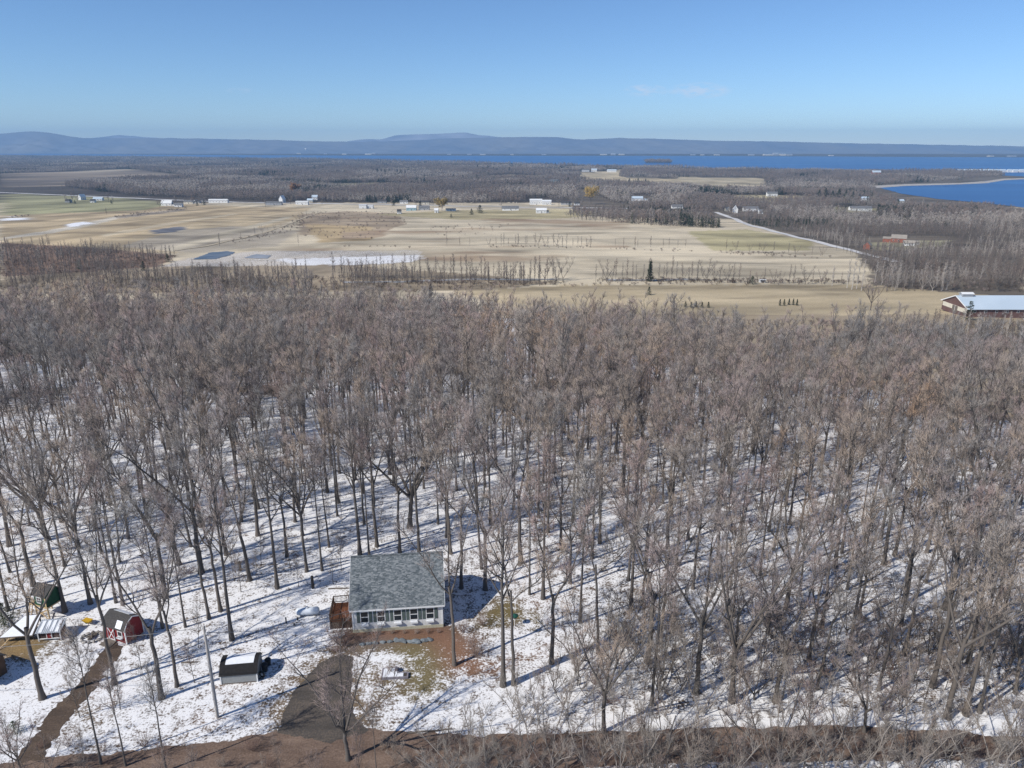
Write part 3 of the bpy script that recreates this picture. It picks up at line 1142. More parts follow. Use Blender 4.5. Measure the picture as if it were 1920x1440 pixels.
# trees picked from the photograph: base pixel, variant, height, label
PICKED = [
    (80, 1310, 6, 22, 'big bare tree rooted in snow below the snow-roofed lean-to'),
    (215, 1283, 7, 22, 'big dark bare tree beside the dirt lane to the red shed'),
    (303, 1310, 1, 21, 'forked bare tree between the dirt lane and the utility pole'),
    (332, 1287, 4, 20, 'slender bare tree close behind the forked tree by the utility pole'),
    (435, 1200, 0, 23, 'thick straight bare tree standing alone in open snow behind the low grey shed'),
    (520, 1103, 0, 22, 'dark bare tree in open snow towards the wooden deck'),
    (575, 1072, 2, 23, 'dark bare tree behind the short black post near the deck'),
    (604, 1070, 9, 20, 'thin bare tree beside the short black post near the deck'),
    (392, 1160, 2, 21, 'thin bare tree rising from snow behind the lone thick tree'),
    (414, 1146, 4, 22, 'bare tree paired with a thinner one behind the lone thick tree'),
    (305, 1178, 5, 18, 'thin bare tree behind the red shed gable'),
    (311, 1121, 6, 23, 'thick bare tree in the woods behind the red shed'),
    (170, 1132, 7, 22, 'bare tree just behind the red shed roof'),
    (122, 1148, 0, 22, 'bare tree growing against the green treehouse'),
    (218, 1130, 9, 20, 'thin bare tree of a close pair behind the red shed'),
    (231, 1134, 2, 21, 'straighter bare tree of a close pair behind the red shed'),
    (348, 1176, 9, 17, 'pole-thin bare tree on the snow between red shed and thick tree'),
    (15, 1145, 4, 21, 'bare tree behind the snow-roofed lean-to'),
    (63, 1098, 1, 22, 'bare tree behind the green treehouse'),
    (852, 1247, 4, 22, 'bare tree growing from orange leaves in front of the house'),
    (943, 1286, 0, 24, 'taller trunk of the twin bare trees in the front yard'),
    (963, 1284, 2, 22, 'paler trunk of the twin bare trees in the front yard'),
    (1034, 1243, 1, 21, 'forked bare tree in snow past the front yard twin trees'),
    (865, 1103, 2, 22, 'bare tree behind the house shadow on the snow'),
    (910, 1106, 6, 22, 'thick bare tree at the tip of the house shadow'),
    (1018, 1123, 0, 22, 'bare tree behind the green bird feeder'),
    (993, 1115, 9, 18, 'thin bare tree behind the green bird feeder'),
    (1132, 1373, 3, 17, 'several-stemmed bare tree at the snowy edge of the dirt road'),
    (1215, 1243, 6, 23, 'stout forked bare tree casting a long shadow past the front yard'),
    (1183, 1143, 0, 22, 'bare tree with a broad base in the brushy woods'),
    (1204, 1133, 2, 21, 'thin pale bare tree in the brushy woods'),
    (1268, 1062, 5, 20, 'thin bare tree behind the brushy woods edge'),
    (1299, 1104, 4, 21, 'bare tree above a long shadow in the brushy woods'),
    (1305, 1300, 6, 23, 'tall forked bare tree among saplings by the dirt road'),
    (1222, 1322, 5, 19, 'thin bare tree among saplings by the dirt road'),
    (1372, 1316, 3, 24, 'heavy bare tree with thick limbs among saplings by the road'),
    (1475, 1142, 3, 21, 'crooked bare tree with several stems over the snow'),
    (1565, 1064, 0, 22, 'bare tree on open snow in the thinner woods'),
    (1610, 1162, 4, 19, 'bare tree within tangled brush on the snow'),
    (1657, 1058, 6, 22, 'dark bare tree casting a broad shadow in the thinner woods'),
    (1677, 1041, 7, 21, 'bare tree behind the dark one in the thinner woods'),
    (1620, 1372, 8, 11, 'small spreading bare tree on the verge of the dirt road'),
    (1695, 1229, 2, 21, 'thin pale bare tree over the tangled brush'),
    (1748, 1288, 7, 23, 'tall bare tree with brown leaf clumps at its foot'),
    (1776, 1346, 6, 24, 'big pale-barked bare tree at the snowy roadside'),
    (1811, 1341, 0, 21, 'bare tree close behind the big pale roadside tree'),
    (1836, 1336, 5, 20, 'thin dark bare tree beside the big pale roadside tree'),
    (1862, 1162, 6, 22, 'thick bare tree shading the snow in the thinner woods'),
    (1915, 1226, 0, 22, 'dark bare tree standing on clean snow above the roadside'),
    (653, 1424, 8, 13.8, 'wide-branched bare tree at the mouth of the driveway'),
    (190, 1432, 9, 15, 'slender bare tree at the edge of the road near the lane'),
    (236, 1436, 5, 11, 'thin young bare tree at the road edge near the lane'),
    (312, 1446, 5, 12, 'thin branching bare tree on the road edge below the utility pole'),
    (706, 1452, 9, 8, 'thin broken-topped tree by the road below the driveway'),
    (45, 1462, 3, 8, 'small many-stemmed tree where the lane meets the road'),
    (675, 1041, 0, 23, 'dark bare tree right behind the house ridge'),
    (707, 1025, 7, 22, 'bare tree with a flared base behind the house roof'),
    (750, 1036, 4, 22, 'bare tree above the middle of the house ridge'),
    (692, 1040, 9, 19, 'thin bare tree behind the house roof'),
    (786, 1036, 2, 22, 'slim bare tree behind the far end of the house ridge'),
]
for u, v, k, h, label in PICKED:
    p = gp(u, v)
    placed.append((p.x, p.y))
    tree(p.x, p.y, k, h, label, 'bare trees picked out around the yards')

# the wood behind: the nearest trees one by one, the rest as one mass
FOREST = [(-700, 622), (0, 614), (500, 618), (760, 622), (860, 634), (1000, 648), (1150, 668), (1300, 688), (1500, 706), (1700, 732), (1920, 780), (2600, 900), (2600, 1330), (1700, 1330), (1180, 1330),
          (1100, 1240), (1010, 1120), (900, 1090), (840, 1055), (650, 1045), (560, 1060), (420, 1110), (330, 1120), (140, 1080), (0, 1095), (-700, 1200)]
THIN = [(1000, 1100), (1250, 1120), (1560, 1150), (1920, 1150), (1920, 1330), (1180, 1330), (1100, 1240)]
cell = {}


def far_enough(x, y, d):
    cx, cy = int(x // 6), int(y // 6)
    for i in (-1, 0, 1):
        for j in (-1, 0, 1):
            for (a, b) in cell.get((cx + i, cy + j), ()):
                if (a - x) ** 2 + (b - y) ** 2 < d * d:
                    return False
    return True


def put(x, y):
    cell.setdefault((int(x // 6), int(y // 6)), []).append((x, y))


for p in placed:
    put(*p)
cand = []
N = 34000
cy = np.sqrt(nrg.uniform(55.0 ** 2, 372.0 ** 2, N))
cx = nrg.uniform(-1, 1, N) * (cy * .80 + 12)
cu, cv = to_px(cx, cy, Hn(cx, cy))
ok = in_poly(cu + (fbm(cx * .1, cy * .1, 3) - .5) * 40, cv + (fbm(cx * .1, cy * .1, 4) - .5) * 14, FOREST)
thin = in_poly(cu, cv, THIN)
glade = fbm(cx * .022, cy * .022, 91)
for x, y, a, t, g in zip(cx, cy, ok, thin, glade):
    d = 4.6 if t else (4.5 if y < 150 else 4.3)
    if g < .33 and y < 300:
        d = 7.0
    if a and far_enough(x, y, d):
        put(x, y)
        cand.append((x, y))
cand.sort(key=lambda p: p[1])


def zone(u, y):
    if u < 330:
        s = 'behind the red shed'
    elif u < 640:
        s = 'beyond the wooden deck'
    elif u < 880:
        s = 'behind the grey-roofed house'
    elif u < 1150:
        s = 'behind the green bird feeder'
    elif u < 1500:
        s = 'behind the sapling thicket'
    else:
        s = 'behind the pale roadside tree'
    return s, ('at the wood edge' if y < 100 else 'some rows in' if y < 120 else 'deep in the wood')


weights = [2.5, 3, 3, 1.2, 3, 2.5, 2, 3, .8, 1.5]
NIND = 232
rest = []
for i, (x, y) in enumerate(cand):
    k = rnd.choices(range(10), weights)[0]
    h = rnd.gauss(19.5, 3.2)
    u, v = to_px(x, y, H(x, y))
    u = float(u)
    vis = -60 < u < 1980
    if i < NIND * 3 and vis and NIND > 0:
        NIND -= 1
        s, t = zone(u, y)
        tree(x, y, k, h, '%s bare tree %s, %s' % (VAR[k][3], s, t), 'bare trees of the snowy wood', tilt=.05)
    else:
        rest.append((x, y, k, h))


def instancer(name, label, cat, pts, meshes, group=None):
    """pts: (x, y, z, variant, scale, widen); ONE object that scatters the meshes by geometry nodes"""
    me = bpy.data.meshes.new(name)
    A = np.array(pts, float)
    me.vertices.add(len(A))
    me.vertices.foreach_set('co', A[:, :3].astype(np.float32).ravel())
    for nm, data, ty in (('pick', A[:, 3].astype(np.int32), 'INT'), ('size', A[:, 4].astype(np.float32), 'FLOAT'), ('wide', A[:, 5].astype(np.float32), 'FLOAT'),
                         ('turn', nrg.uniform(0, 6.283, len(A)).astype(np.float32), 'FLOAT')):
        at = me.attributes.new(nm, ty, 'POINT')
        at.data.foreach_set('value', data)
    o = link(name, me)
    tag(o, label, cat, group, 'stuff')
    ng = bpy.data.node_groups.new(name + '_scatter', 'GeometryNodeTree')
    ng.interface.new_socket('Geometry', in_out='INPUT', socket_type='NodeSocketGeometry')
    ng.interface.new_socket('Geometry', in_out='OUTPUT', socket_type='NodeSocketGeometry')
    N, L = ng.nodes, ng.links
    gi, go = N.new('NodeGroupInput'), N.new('NodeGroupOutput')
    join = N.new('GeometryNodeJoinGeometry')

    def attr(nm, ty):
        n = N.new('GeometryNodeInputNamedAttribute')
        n.data_type = ty
        n.inputs['Name'].default_value = nm
        return n.outputs['Attribute']
    pick, size, wide, turn = attr('pick', 'INT'), attr('size', 'FLOAT'), attr('wide', 'FLOAT'), attr('turn', 'FLOAT')
    rot = N.new('ShaderNodeCombineXYZ')
    L.new(turn, rot.inputs[2])
    sw = N.new('ShaderNodeMath')
    sw.operation = 'MULTIPLY'
    L.new(size, sw.inputs[0])
    L.new(wide, sw.inputs[1])
    sc = N.new('ShaderNodeCombineXYZ')
    L.new(sw.outputs[0], sc.inputs[0])
    L.new(sw.outputs[0], sc.inputs[1])
    L.new(size, sc.inputs[2])
    m2p = N.new('GeometryNodeMeshToPoints')
    L.new(gi.outputs[0], m2p.inputs['Mesh'])
    for i, msh in enumerate(meshes):
        src = bpy.data.objects.new(name + '_source', msh)
        oi = N.new('GeometryNodeObjectInfo')
        oi.inputs['Object'].default_value = src
        oi.inputs['As Instance'].default_value = True
        cmp_ = N.new('FunctionNodeCompare')
        cmp_.data_type = 'INT'
        cmp_.operation = 'EQUAL'
        L.new(pick, cmp_.inputs[2])
        cmp_.inputs[3].default_value = i
        iop = N.new('GeometryNodeInstanceOnPoints')
        L.new(m2p.outputs[0], iop.inputs['Points'])
        L.new(cmp_.outputs[0], iop.inputs['Selection'])
        L.new(oi.outputs['Geometry'], iop.inputs['Instance'])
        L.new(rot.outputs[0], iop.inputs['Rotation'])
        L.new(sc.outputs[0], iop.inputs['Scale'])
        L.new(iop.outputs[0], join.inputs[0])
    L.new(join.outputs[0], go.inputs[0])
    md = o.modifiers.new('scatter', 'NODES')
    md.node_group = ng
    return o


instancer('woodland', 'bare brown wood running back from the yards to the fields', 'woodland',
          [(x, y, H(x, y), k, h / VAR[k][2], rnd.uniform(.92, 1.12)) for x, y, k, h in rest], [v[4] for v in VAR])

# ------------------------------------------------------------------ far woods, hedgerows, evergreens
MID, FARV, FARP = [], [], []
for i, s in enumerate((dict(Ht=13, base=.15, spread=2.3, r0=.13, limbs=17), dict(Ht=14, base=.22, spread=1.8, r0=.12, limbs=16), dict(Ht=12, base=.12, spread=3.2, r0=.15, fork=3, limbs=18),
                       dict(Ht=15, base=.25, spread=1.6, r0=.12, limbs=15))):
    t, c = grow_tree(300 + i, branches=4, subs=2, twigs=700, twig_r=.013, tl=(.5, 1.3), sides=5, elev=(.5, 1.1), thick=.9, **s)
    MID.append((tri_mesh('trunk', *t, mats=[m_bark]), tri_mesh('crown', *c, mi=crown_mi(c[1]), mats=[m_bark, m_twig_far]), s['Ht'],
                tri_mesh('mid_tree', np.concatenate([t[0], c[0]]), np.concatenate([t[1], c[1] + len(t[0])]), mi=np.concatenate([np.zeros(len(t[1])), crown_mi(c[1])]), mats=[m_bark, m_twig_far]),
                tri_mesh('pale_mid_tree', np.concatenate([t[0], c[0]]), np.concatenate([t[1], c[1] + len(t[0])]), mi=np.concatenate([np.zeros(len(t[1])), crown_mi(c[1])]), mats=[m_pale, m_pale])))
for i, s in enumerate((dict(Ht=13, base=.18, spread=4.6), dict(Ht=14, base=.22, spread=4.0), dict(Ht=12, base=.15, spread=5.2, fork=3))):
    t, c = grow_tree(340 + i, r0=.2, limbs=11, branches=3, subs=0, twigs=330, twig_r=.05, tl=(1.0, 2.2), sides=4, **s)
    FARV.append(tri_mesh('far_tree', np.concatenate([t[0], c[0]]), np.concatenate([t[1], c[1] + len(t[0])]), mi=np.concatenate([np.zeros(len(t[1])), crown_mi(c[1])]), mats=[m_bark, m_twig_far]))
for me_ in FARV:
    m2_ = me_.copy()
    m2_.materials[1] = m_pale
    FARP.append(m2_)
t, c = grow_conifer(360, 13, 3.4, 12, 8, 6, .1)
FARC = tri_mesh('far_conifer', np.concatenate([t[0], c[0]]), np.concatenate([t[1], c[1] + len(t[0])]), mats=[m_conif])
sv, stt = grow_shrub(370, 3.0, 2.6, 14, 260, .03, .02)
SCRUB = tri_mesh('scrub', sv, stt, mats=[m_darkbush])
sv, stt = grow_shrub(371, 2.6, 2.4, 16, 300, .03, .02)
SCRUB2 = tri_mesh('scrub_grey', sv, stt, mats=[m_brush])


def scatter(polys, spacing, ymin, ymax, holes=(), jitter=.9, edge=6.0, thin=None):
    """jittered grid points whose ground pixel falls inside the polygons"""
    xs, ys = [], []
    y = ymin
    hw = (.80 * ymax + 30)
    nyy = int((ymax - ymin) / spacing)
    for j in range(nyy):
        yy = ymin + j * spacing
        w = .80 * yy + 60
        n = int(2 * w / spacing)
        xs.append(np.linspace(-w, w, n))
        ys.append(np.full(n, yy))
    xs, ys = np.concatenate(xs), np.concatenate(ys)
    xs = xs + nrg.uniform(-.5, .5, len(xs)) * spacing * jitter
    ys = ys + nrg.uniform(-.5, .5, len(ys)) * spacing * jitter
    zs = Hn(xs, ys)
    u, v = to_px(xs, ys, zs)
    uu = u + (fbm(xs * .02, ys * .02, 15) - .5) * edge * 3
    vv = v + (fbm(xs * .02, ys * .02, 16) - .5) * np.clip(3000 / np.maximum(ys, 1), .5, 5)
    keep = np.zeros(len(xs), bool)
    for p in polys:
        keep |= in_poly(uu, vv, p)
    for p in holes:
        keep &= ~in_poly(u, v, p)
    if thin is not None:
        keep &= nrg.uniform(0, 1, len(xs)) < thin
    return xs[keep], ys[keep], zs[keep]


# buildings across the fields: base pixel, width in pixels, label, wall, roof, shape
m_fwhite = mat('far_white_siding', (.74, .74, .72), (.66, .66, .64), .4)
m_fcream = mat('far_cream_siding', (.62, .58, .48), (.55, .51, .42), .4)
m_fblue = mat('far_blue_siding', (.30, .44, .48), (.25, .38, .42), .4)
m_fgrey = mat('far_grey_siding', (.36, .37, .38), (.30, .31, .32), .4)
m_fred = mat('far_red_brick', (.30, .115, .075), (.24, .09, .06), .4)
m_fbarn = mat('far_barn_red', (.145, .085, .075), (.11, .065, .058), .2, stretch=(3, 1, 1))
m_froof = mat('far_grey_roof', (.17, .17, .17), (.13, .13, .13), .3)
m_fdark = mat('far_dark_roof', (.05, .047, .045), (.08, .075, .07), .3)
m_fmetal = mat('far_metal_roof', (.50, .58, .64), (.45, .53, .59), .08, rough=.5)
m_ftan = mat('far_tan_roof', (.33, .29, .24), (.27, .24, .2), .3)
FH = [
    (157, 375, 10, 'white gabled farmhouse among dark trees by the green field', m_fwhite, m_fwhite, dict(hw=5.5, rise=4, rot=70)),
    (183, 376, 15, 'long low white building next to the white gabled farmhouse', m_fwhite, m_fmetal, dict(hw=3)),
    (127, 380, 8, 'small dark-roofed shed at the end of the green field farmyard', m_fgrey, m_fdark, {}),
    (173, 380, 7, 'tiny white shed before the long low farm building', m_fwhite, m_fdark, {}),
    (312, 386, 17, 'white house with tall roof at the end of the field hedge', m_fwhite, m_fwhite, dict(hw=4, rise=4, wing=(14, 10, 3, m_fwhite, m_froof))),
    (334, 388, 12, 'low white outbuilding beside the house by the field hedge', m_fwhite, m_froof, {}),
    (353, 382, 15, 'pale grey house with dark trees by the far road', m_fcream, m_froof, {}),
    (370, 381, 7, 'dark cottage close to the far road', m_fgrey, m_fdark, {}),
    (409, 381, 31, 'long plain white trailer house between field and road', m_fwhite, m_fwhite, dict(hw=5, rise=1.2, nwin=6)),
    (533, 380, 11, 'tall white gabled house with dark windows near the russet tree', m_fwhite, m_fwhite, dict(hw=6, rise=5, rot=80)),
    (513, 385, 26, 'long grey flat-looking barn in front of the tall white house', m_fgrey, m_froof, dict(hw=4, rise=1.5, nwin=5, name='barn', cat='barn')),
    (566, 384, 20, 'white trailer house near the farm track end', m_fwhite, m_fwhite, dict(hw=4.5, rise=1)),
    (590, 375, 9, 'white house with pale roof across the far road', m_fwhite, m_fmetal, dict(hw=5, rise=3)),
    (581, 379, 9, 'small cream house by the far road', m_fcream, m_fmetal, {}),
    (680, 391, 12, 'white box trailer standing in scrub by the road', m_fwhite, m_fwhite, dict(hw=4.5, rise=.6, nwin=0)),
    (694, 391, 9, 'second white box trailer standing in scrub by the road', m_fwhite, m_fwhite, dict(hw=4, rise=.6, nwin=0)),
    (771, 395, 16, 'light blue house with white gable near the golden-brown willow', m_fblue, m_fwhite, dict(hw=4, rise=3)),
    (795, 394, 17, 'grey-roofed house next to the light blue house', m_fgrey, m_froof, {}),
    (748, 401, 6, 'little white hut in grass before the light blue house', m_fwhite, m_fdark, {}),
    (716, 381, 14, 'blue-grey house half hidden in the roadside woods', m_fgrey, m_fdark, dict(chimney=True)),
    (757, 382, 13, 'white cottage half hidden in the roadside woods', m_fwhite, m_froof, {}),
    (797, 383, 13, 'cream cottage half hidden in the roadside woods', m_fcream, m_fdark, {}),
    (818, 399, 6, 'tiny white shed under the golden-brown willow', m_fwhite, m_fwhite, dict(nwin=1)),
    (845, 396, 16, 'low white trailer beyond the golden-brown willow', m_fwhite, m_froof, dict(hw=2.6, rise=.8)),
    (957, 395, 27, 'low white house with long grey roof in open grass', m_fwhite, m_froof, dict(hw=3.2, rise=3)),
    (1005, 384, 20, 'long white two-storey building with window rows by the road', m_fwhite, m_fwhite, dict(hw=6.5, rise=2, nwin=7, dep=12)),
    (1025, 384, 15, 'lower white block joined to the long two-storey row', m_fwhite, m_fwhite, dict(hw=5, rise=2, nwin=5, dep=12)),
    (1015, 400, 17, 'white house with grey porch on open grass below the long white building', m_fwhite, m_fwhite, dict(hw=4, rise=2.4, wing=(9, 7, 3, m_fgrey, m_froof))),
    (1062, 384, 18, 'dark-roofed house beside the big golden willow', m_fgrey, m_fdark, dict(chimney=True)),
    (1082, 385, 9, 'small white garage beside the dark-roofed house', m_fwhite, m_fdark, {}),
    (1195, 377, 18, 'white house with pale roof alone above the brown scrub', m_fwhite, m_fmetal, dict(hw=4.5, rise=3, wing=(15, 12, 3, m_fwhite, m_fmetal))),
    (1270, 391, 18, 'white house at the brown scrub wood edge', m_fwhite, m_froof, {}),
    (1038, 342, 14, 'blue-grey house in a clearing of the far woods', m_fblue, m_froof, dict(hw=5)),
    (1098, 322, 12, 'white farmhouse on the far pale field', m_fwhite, m_froof, dict(hw=6, rise=4)),
    (1114, 322, 9, 'white barn beside the farmhouse on the far pale field', m_fwhite, m_fmetal, dict(hw=7, rise=4)),
    (1147, 323, 15, 'long white building at the end of the far pale field', m_fwhite, m_fmetal, dict(hw=7, rise=3)),
    (1092, 321, 5, 'dark barn beside the farmhouse on the far pale field', m_fdark, m_fdark, dict(hw=6, rise=4, nwin=0)),
    (1448, 368, 17, 'white house by the far tan field strip', m_fwhite, m_froof, dict(hw=5, rise=3)),
    (1383, 399, 14, 'white gabled farmhouse where the pale road begins', m_fwhite, m_fwhite, dict(hw=5, rise=4, rot=75)),
    (1408, 396, 24, 'long white barn near the start of the pale road', m_fwhite, m_froof, dict(hw=4, rise=2, nwin=4)),
    (1427, 401, 6, 'small white shed by the long white barn', m_fwhite, m_froof, {}),
    (1365, 396, 7, 'pale outbuilding behind the white gabled farmhouse', m_fcream, m_froof, {}),
    (1614, 396, 36, 'long white ranch building in a green clearing', m_fwhite, m_froof, dict(hw=4.5, rise=2.5, nwin=8)),
    (1621, 377, 14, 'white house behind the ranch building clearing', m_fwhite, m_fmetal, dict(hw=5)),
    (1690, 380, 9, 'pale cottage near the bay shore', m_fcream, m_fmetal, {}),
    (1643, 329, 14, 'red-roofed building on the lake spit', m_fred, m_fmetal, dict(hw=10, rise=5)),
    (1632, 467, 13, 'small red brick outbuilding beside the pale road', m_fred, m_ftan, dict(hw=4, rise=3, rot=55, nwin=2, dep=6)),
    (1704, 461, 15, 'white garage with dark doors before the red brick house', m_fwhite, m_ftan, dict(hw=3, rise=2.2, nwin=3, rot=-20, dep=7)),
    (1716, 459, 12, 'low white annexe behind the white garage', m_fwhite, m_ftan, dict(hw=2.6, rise=1.2)),
    (1430, 530, 9, 'white camper parked by the scruffy tree line', m_fwhite, m_fwhite, dict(hw=1.9, rise=.2, nwin=2, dep=2.4, name='camper', cat='camper')),
]
CLEAR = [[(h[0] - h[2] * .75 - 1, h[1] - 1.2), (h[0] + h[2] * .75 + 1, h[1] - 1.2), (h[0] + h[2] * .8 + 2, h[1] + (9 if h[1] > 370 else 3)), (h[0] - h[2] * .8 - 2, h[1] + (9 if h[1] > 370 else 3))] for h in FH]
HOLES = CLEAR + STRIPS + [FIELDS[13][0], FIELDS[14][0], FIELDS[15][0], FIELDS[16][0], FIELDS[17][0], LAKE, BAY,
         [(1872, 322.5), (2100, 321), (2100, 331.5), (1880, 329.5)], [(1632, 349), (1800, 343), (1922, 334), (1922, 338), (1800, 347), (1645, 353)],
         [(1355, 398), (1440, 392), (1445, 402), (1360, 404)], [(1335, 396), (1410, 424), (1500, 446), (1620, 474), (1612, 480), (1495, 453), (1400, 428), (1330, 402)],
         [(1610, 448), (1640, 470), (1800, 458), (1790, 446)], [(985, 372), (1180, 384), (1180, 398), (985, 398)], [(1185, 368), (1230, 368), (1235, 382), (1185, 382)],
         [(0, 352), (120, 349), (135, 357), (240, 368), (0, 362)]]
WOODS_NEAR = [
    [(130, 352), (200, 341), (640, 336), (1080, 345), (1085, 384), (860, 384), (640, 379.5), (420, 375), (250, 368)],
    [(1080, 350), (1270, 352), (1560, 360), (1640, 376), (1720, 390), (1920, 406), (2300, 414), (2300, 530), (1920, 545), (1660, 548), (1600, 482), (1500, 442), (1400, 420), (1345, 398), (1330, 404), (1350, 428), (1240, 424), (1130, 416), (1060, 408), (1080, 398), (1180, 396)],
    [(-200, 450), (0, 458), (160, 466), (330, 482), (322, 490), (220, 512), (0, 518), (-200, 518)],
    [(1560, 640), (1740, 612), (1920, 622), (2200, 630), (2200, 800), (1920, 765), (1720, 722), (1560, 690)],
    [(-200, 526), (0, 524), (300, 522), (640, 516), (860, 522), (1060, 530), (1040, 536), (850, 545), (640, 556), (0, 556), (-200, 556)],
]
WOODS_FAR = [[(-500, 293), (0, 292), (640, 299), (900, 305), (1150, 311.5), (1300, 316), (1500, 320), (1640, 322), (1880, 321), (1880, 331), (1700, 345), (1640, 348), (1640, 372), (1400, 372), (1080, 350), (640, 340), (200, 345), (130, 352), (0, 352), (-500, 352)],
             [(1640, 372), (1720, 386), (1920, 402), (2300, 412), (2300, 420), (1640, 392)],
             [(1926, 333), (2200, 330), (2200, 332), (1926, 334.5)]]
pts = []
xs, ys, zs = scatter(WOODS_NEAR, 6.0, 250, 950, HOLES)
tall, kindn, gap = fbm(xs * .02, ys * .02, 57), fbm(xs * .012, ys * .012, 58), fbm(xs * .05, ys * .05, 59)
for x, y, z, t_, k_, g_ in zip(xs, ys, zs, tall, kindn, gap):
    if g_ < (.47 if x < -60 else .36):
        continue
    k = rnd.choice((0, 1, 2, 3))
    if k_ > .56 and rnd.random() < .6:
        k += 4
    pts.append((x, y, z, k, (.35 + 1.0 * t_) * rnd.uniform(.65, 1.15), rnd.uniform(.9, 1.25)))
instancer('woodland', 'bare grey-brown woods and thickets along the open fields', 'woodland', pts, [m[3] for m in MID] + [m[4] for m in MID])
pts = []
xs, ys, zs = scatter(WOODS_NEAR, 9.0, 950, 2900, HOLES)
xs2, ys2, zs2 = scatter(WOODS_FAR, 11.0, 1450, 4300, HOLES)
xs3, ys3, zs3 = scatter(WOODS_FAR, 26.0, 4300, 9500, HOLES)
ax, ay = np.concatenate([xs, xs2, xs3]), np.concatenate([ys, ys2, ys3])
con = fbm(ax * .008, ay * .008, 55)
tall, pale, gap = fbm(ax * .006, ay * .006, 65), fbm(ax * .004, ay * .004, 66), fbm(ax * .004, ay * .012, 67)
for x, y, z, c, t_, p_, g_ in zip(ax, ay, np.concatenate([zs, zs2, zs3]), con, tall, pale, gap):
    if g_ < .30:
        continue
    k = 3 if (c > .66 and rnd.random() < .75) or rnd.random() < .008 else rnd.choice((0, 1, 2))
    if k < 3 and p_ > .58 and rnd.random() < .7:
        k += 4
    pts.append((x, y, z, k, (.3 + 1.35 * t_) * rnd.uniform(.75, 1.2), rnd.uniform(.9, 1.3) * (1.5 if y > 4300 else 1)))
instancer('woodland', 'far brown woods with dark evergreens between road and lake', 'woodland', pts, FARV + [FARC] + FARP)
# undergrowth among hedges, ditches and scrubland
SCR = [WOODS_NEAR[2], WOODS_NEAR[4], [(1060, 532), (1330, 527), (1640, 528), (1640, 534), (1060, 538)],
       [(1120, 398), (1340, 402), (1345, 428), (1150, 418)], [(1500, 600), (1920, 612), (1920, 660), (1640, 630)], [(1640, 480), (1920, 500), (1920, 548), (1660, 548)]]
xs, ys, zs = scatter(SCR, 5.0, 300, 1300, thin=.55)
xq, yq, zq = scatter([[(545, 398), (745, 396), (770, 420), (690, 450), (560, 444)], [(800, 425), (960, 420), (930, 440), (820, 445)]], 13.0, 600, 1300, thin=.5, edge=14)
xb, yb, zb_ = scatter([[(1120, 524), (1340, 524), (1620, 528), (1620, 533), (1340, 531), (1120, 529)], [(760, 528), (1060, 531), (1060, 535), (760, 534)]], 3.2, 395, 700, thin=.75)
xs, ys, zs = np.concatenate([xs, xb]), np.concatenate([ys, yb]), np.concatenate([zs, zb_])
xb, yb, zb_ = scatter([[(1250, 600), (1500, 604), (1920, 606), (1920, 760), (1700, 728), (1500, 700), (1300, 680)]], 4.2, 250, 400, thin=.5)
xs, ys, zs = np.concatenate([xs, xb]), np.concatenate([ys, yb]), np.concatenate([zs, zb_])
xr, yr, zr = scatter([[(215, 404), (345, 390), (350, 394), (222, 409)], [(25, 404), (60, 402), (60, 407), (25, 409)], [(430, 452), (520, 432), (580, 406), (590, 410), (530, 440), (440, 460)],
                     [(1140, 464), (1300, 467), (1300, 471), (1140, 468)], [(915, 461), (1115, 462), (1115, 466), (915, 465)], [(1340, 470), (1560, 480), (1560, 486), (1340, 476)], [(640, 462), (790, 462), (790, 464), (640, 464)]], 6.5, 500, 1500, thin=.5)
xs, ys, zs = np.concatenate([xs, xq, xr]), np.concatenate([ys, yq, yr]), np.concatenate([zs, zq, zr])
instancer('scrub', 'low leafless scrub along hedges and ditches of the fields', 'scrub',
          [(x, y, z, rnd.choice((0, 0, 1)), rnd.uniform(.35, 1.0), rnd.uniform(.9, 1.4)) for x, y, z in zip(xs, ys, zs)], [SCRUB, SCRUB2])


def small_tree(u, v, k, h, label, group=None, cat='tree', name='hedgerow_tree', mats=None, wide=1.0):
    p = gp(u, v)
    tm, cm, h0 = MID[k][:3]
    o = thing(name, label, cat, p, rnd.uniform(0, 6.28), group)
    o.scale = (h / h0 * wide, h / h0 * wide, h / h0)
    a, b = link('trunk', tm, o), link('crown', cm, o)
    if mats:
        for sl, m in ((a.material_slots[0], mats[0]), (b.material_slots[0], mats[0]), (b.material_slots[1], mats[1])):
            sl.link = 'OBJECT'
            sl.material = m
    return o


def hedgerow(pts, n, hmin, hmax, label, group):
    cum = [0]
    for a, b in zip(pts[:-1], pts[1:]):
        cum.append(cum[-1] + math.dist(a, b))
    for i in range(n):
        s = (i + rnd.uniform(.1, .9)) / n * cum[-1]
        k = max(j for j in range(len(cum) - 1) if cum[j] <= s)
        f = (s - cum[k]) / (cum[k + 1] - cum[k])
        u = pts[k][0] + (pts[k + 1][0] - pts[k][0]) * f
        v = pts[k][1] + (pts[k + 1][1] - pts[k][1]) * f + rnd.uniform(-1.2, 1.2)
        h = rnd.uniform(hmin, hmax)
        k = rnd.choice((0, 1, 1, 2, 3))
        small_tree(u, v, k, h, ('shorter ' if h < (hmin + hmax) / 2 else 'taller ') + ('', 'narrow ', 'bushy ', 'wispy ')[k] + label, group)


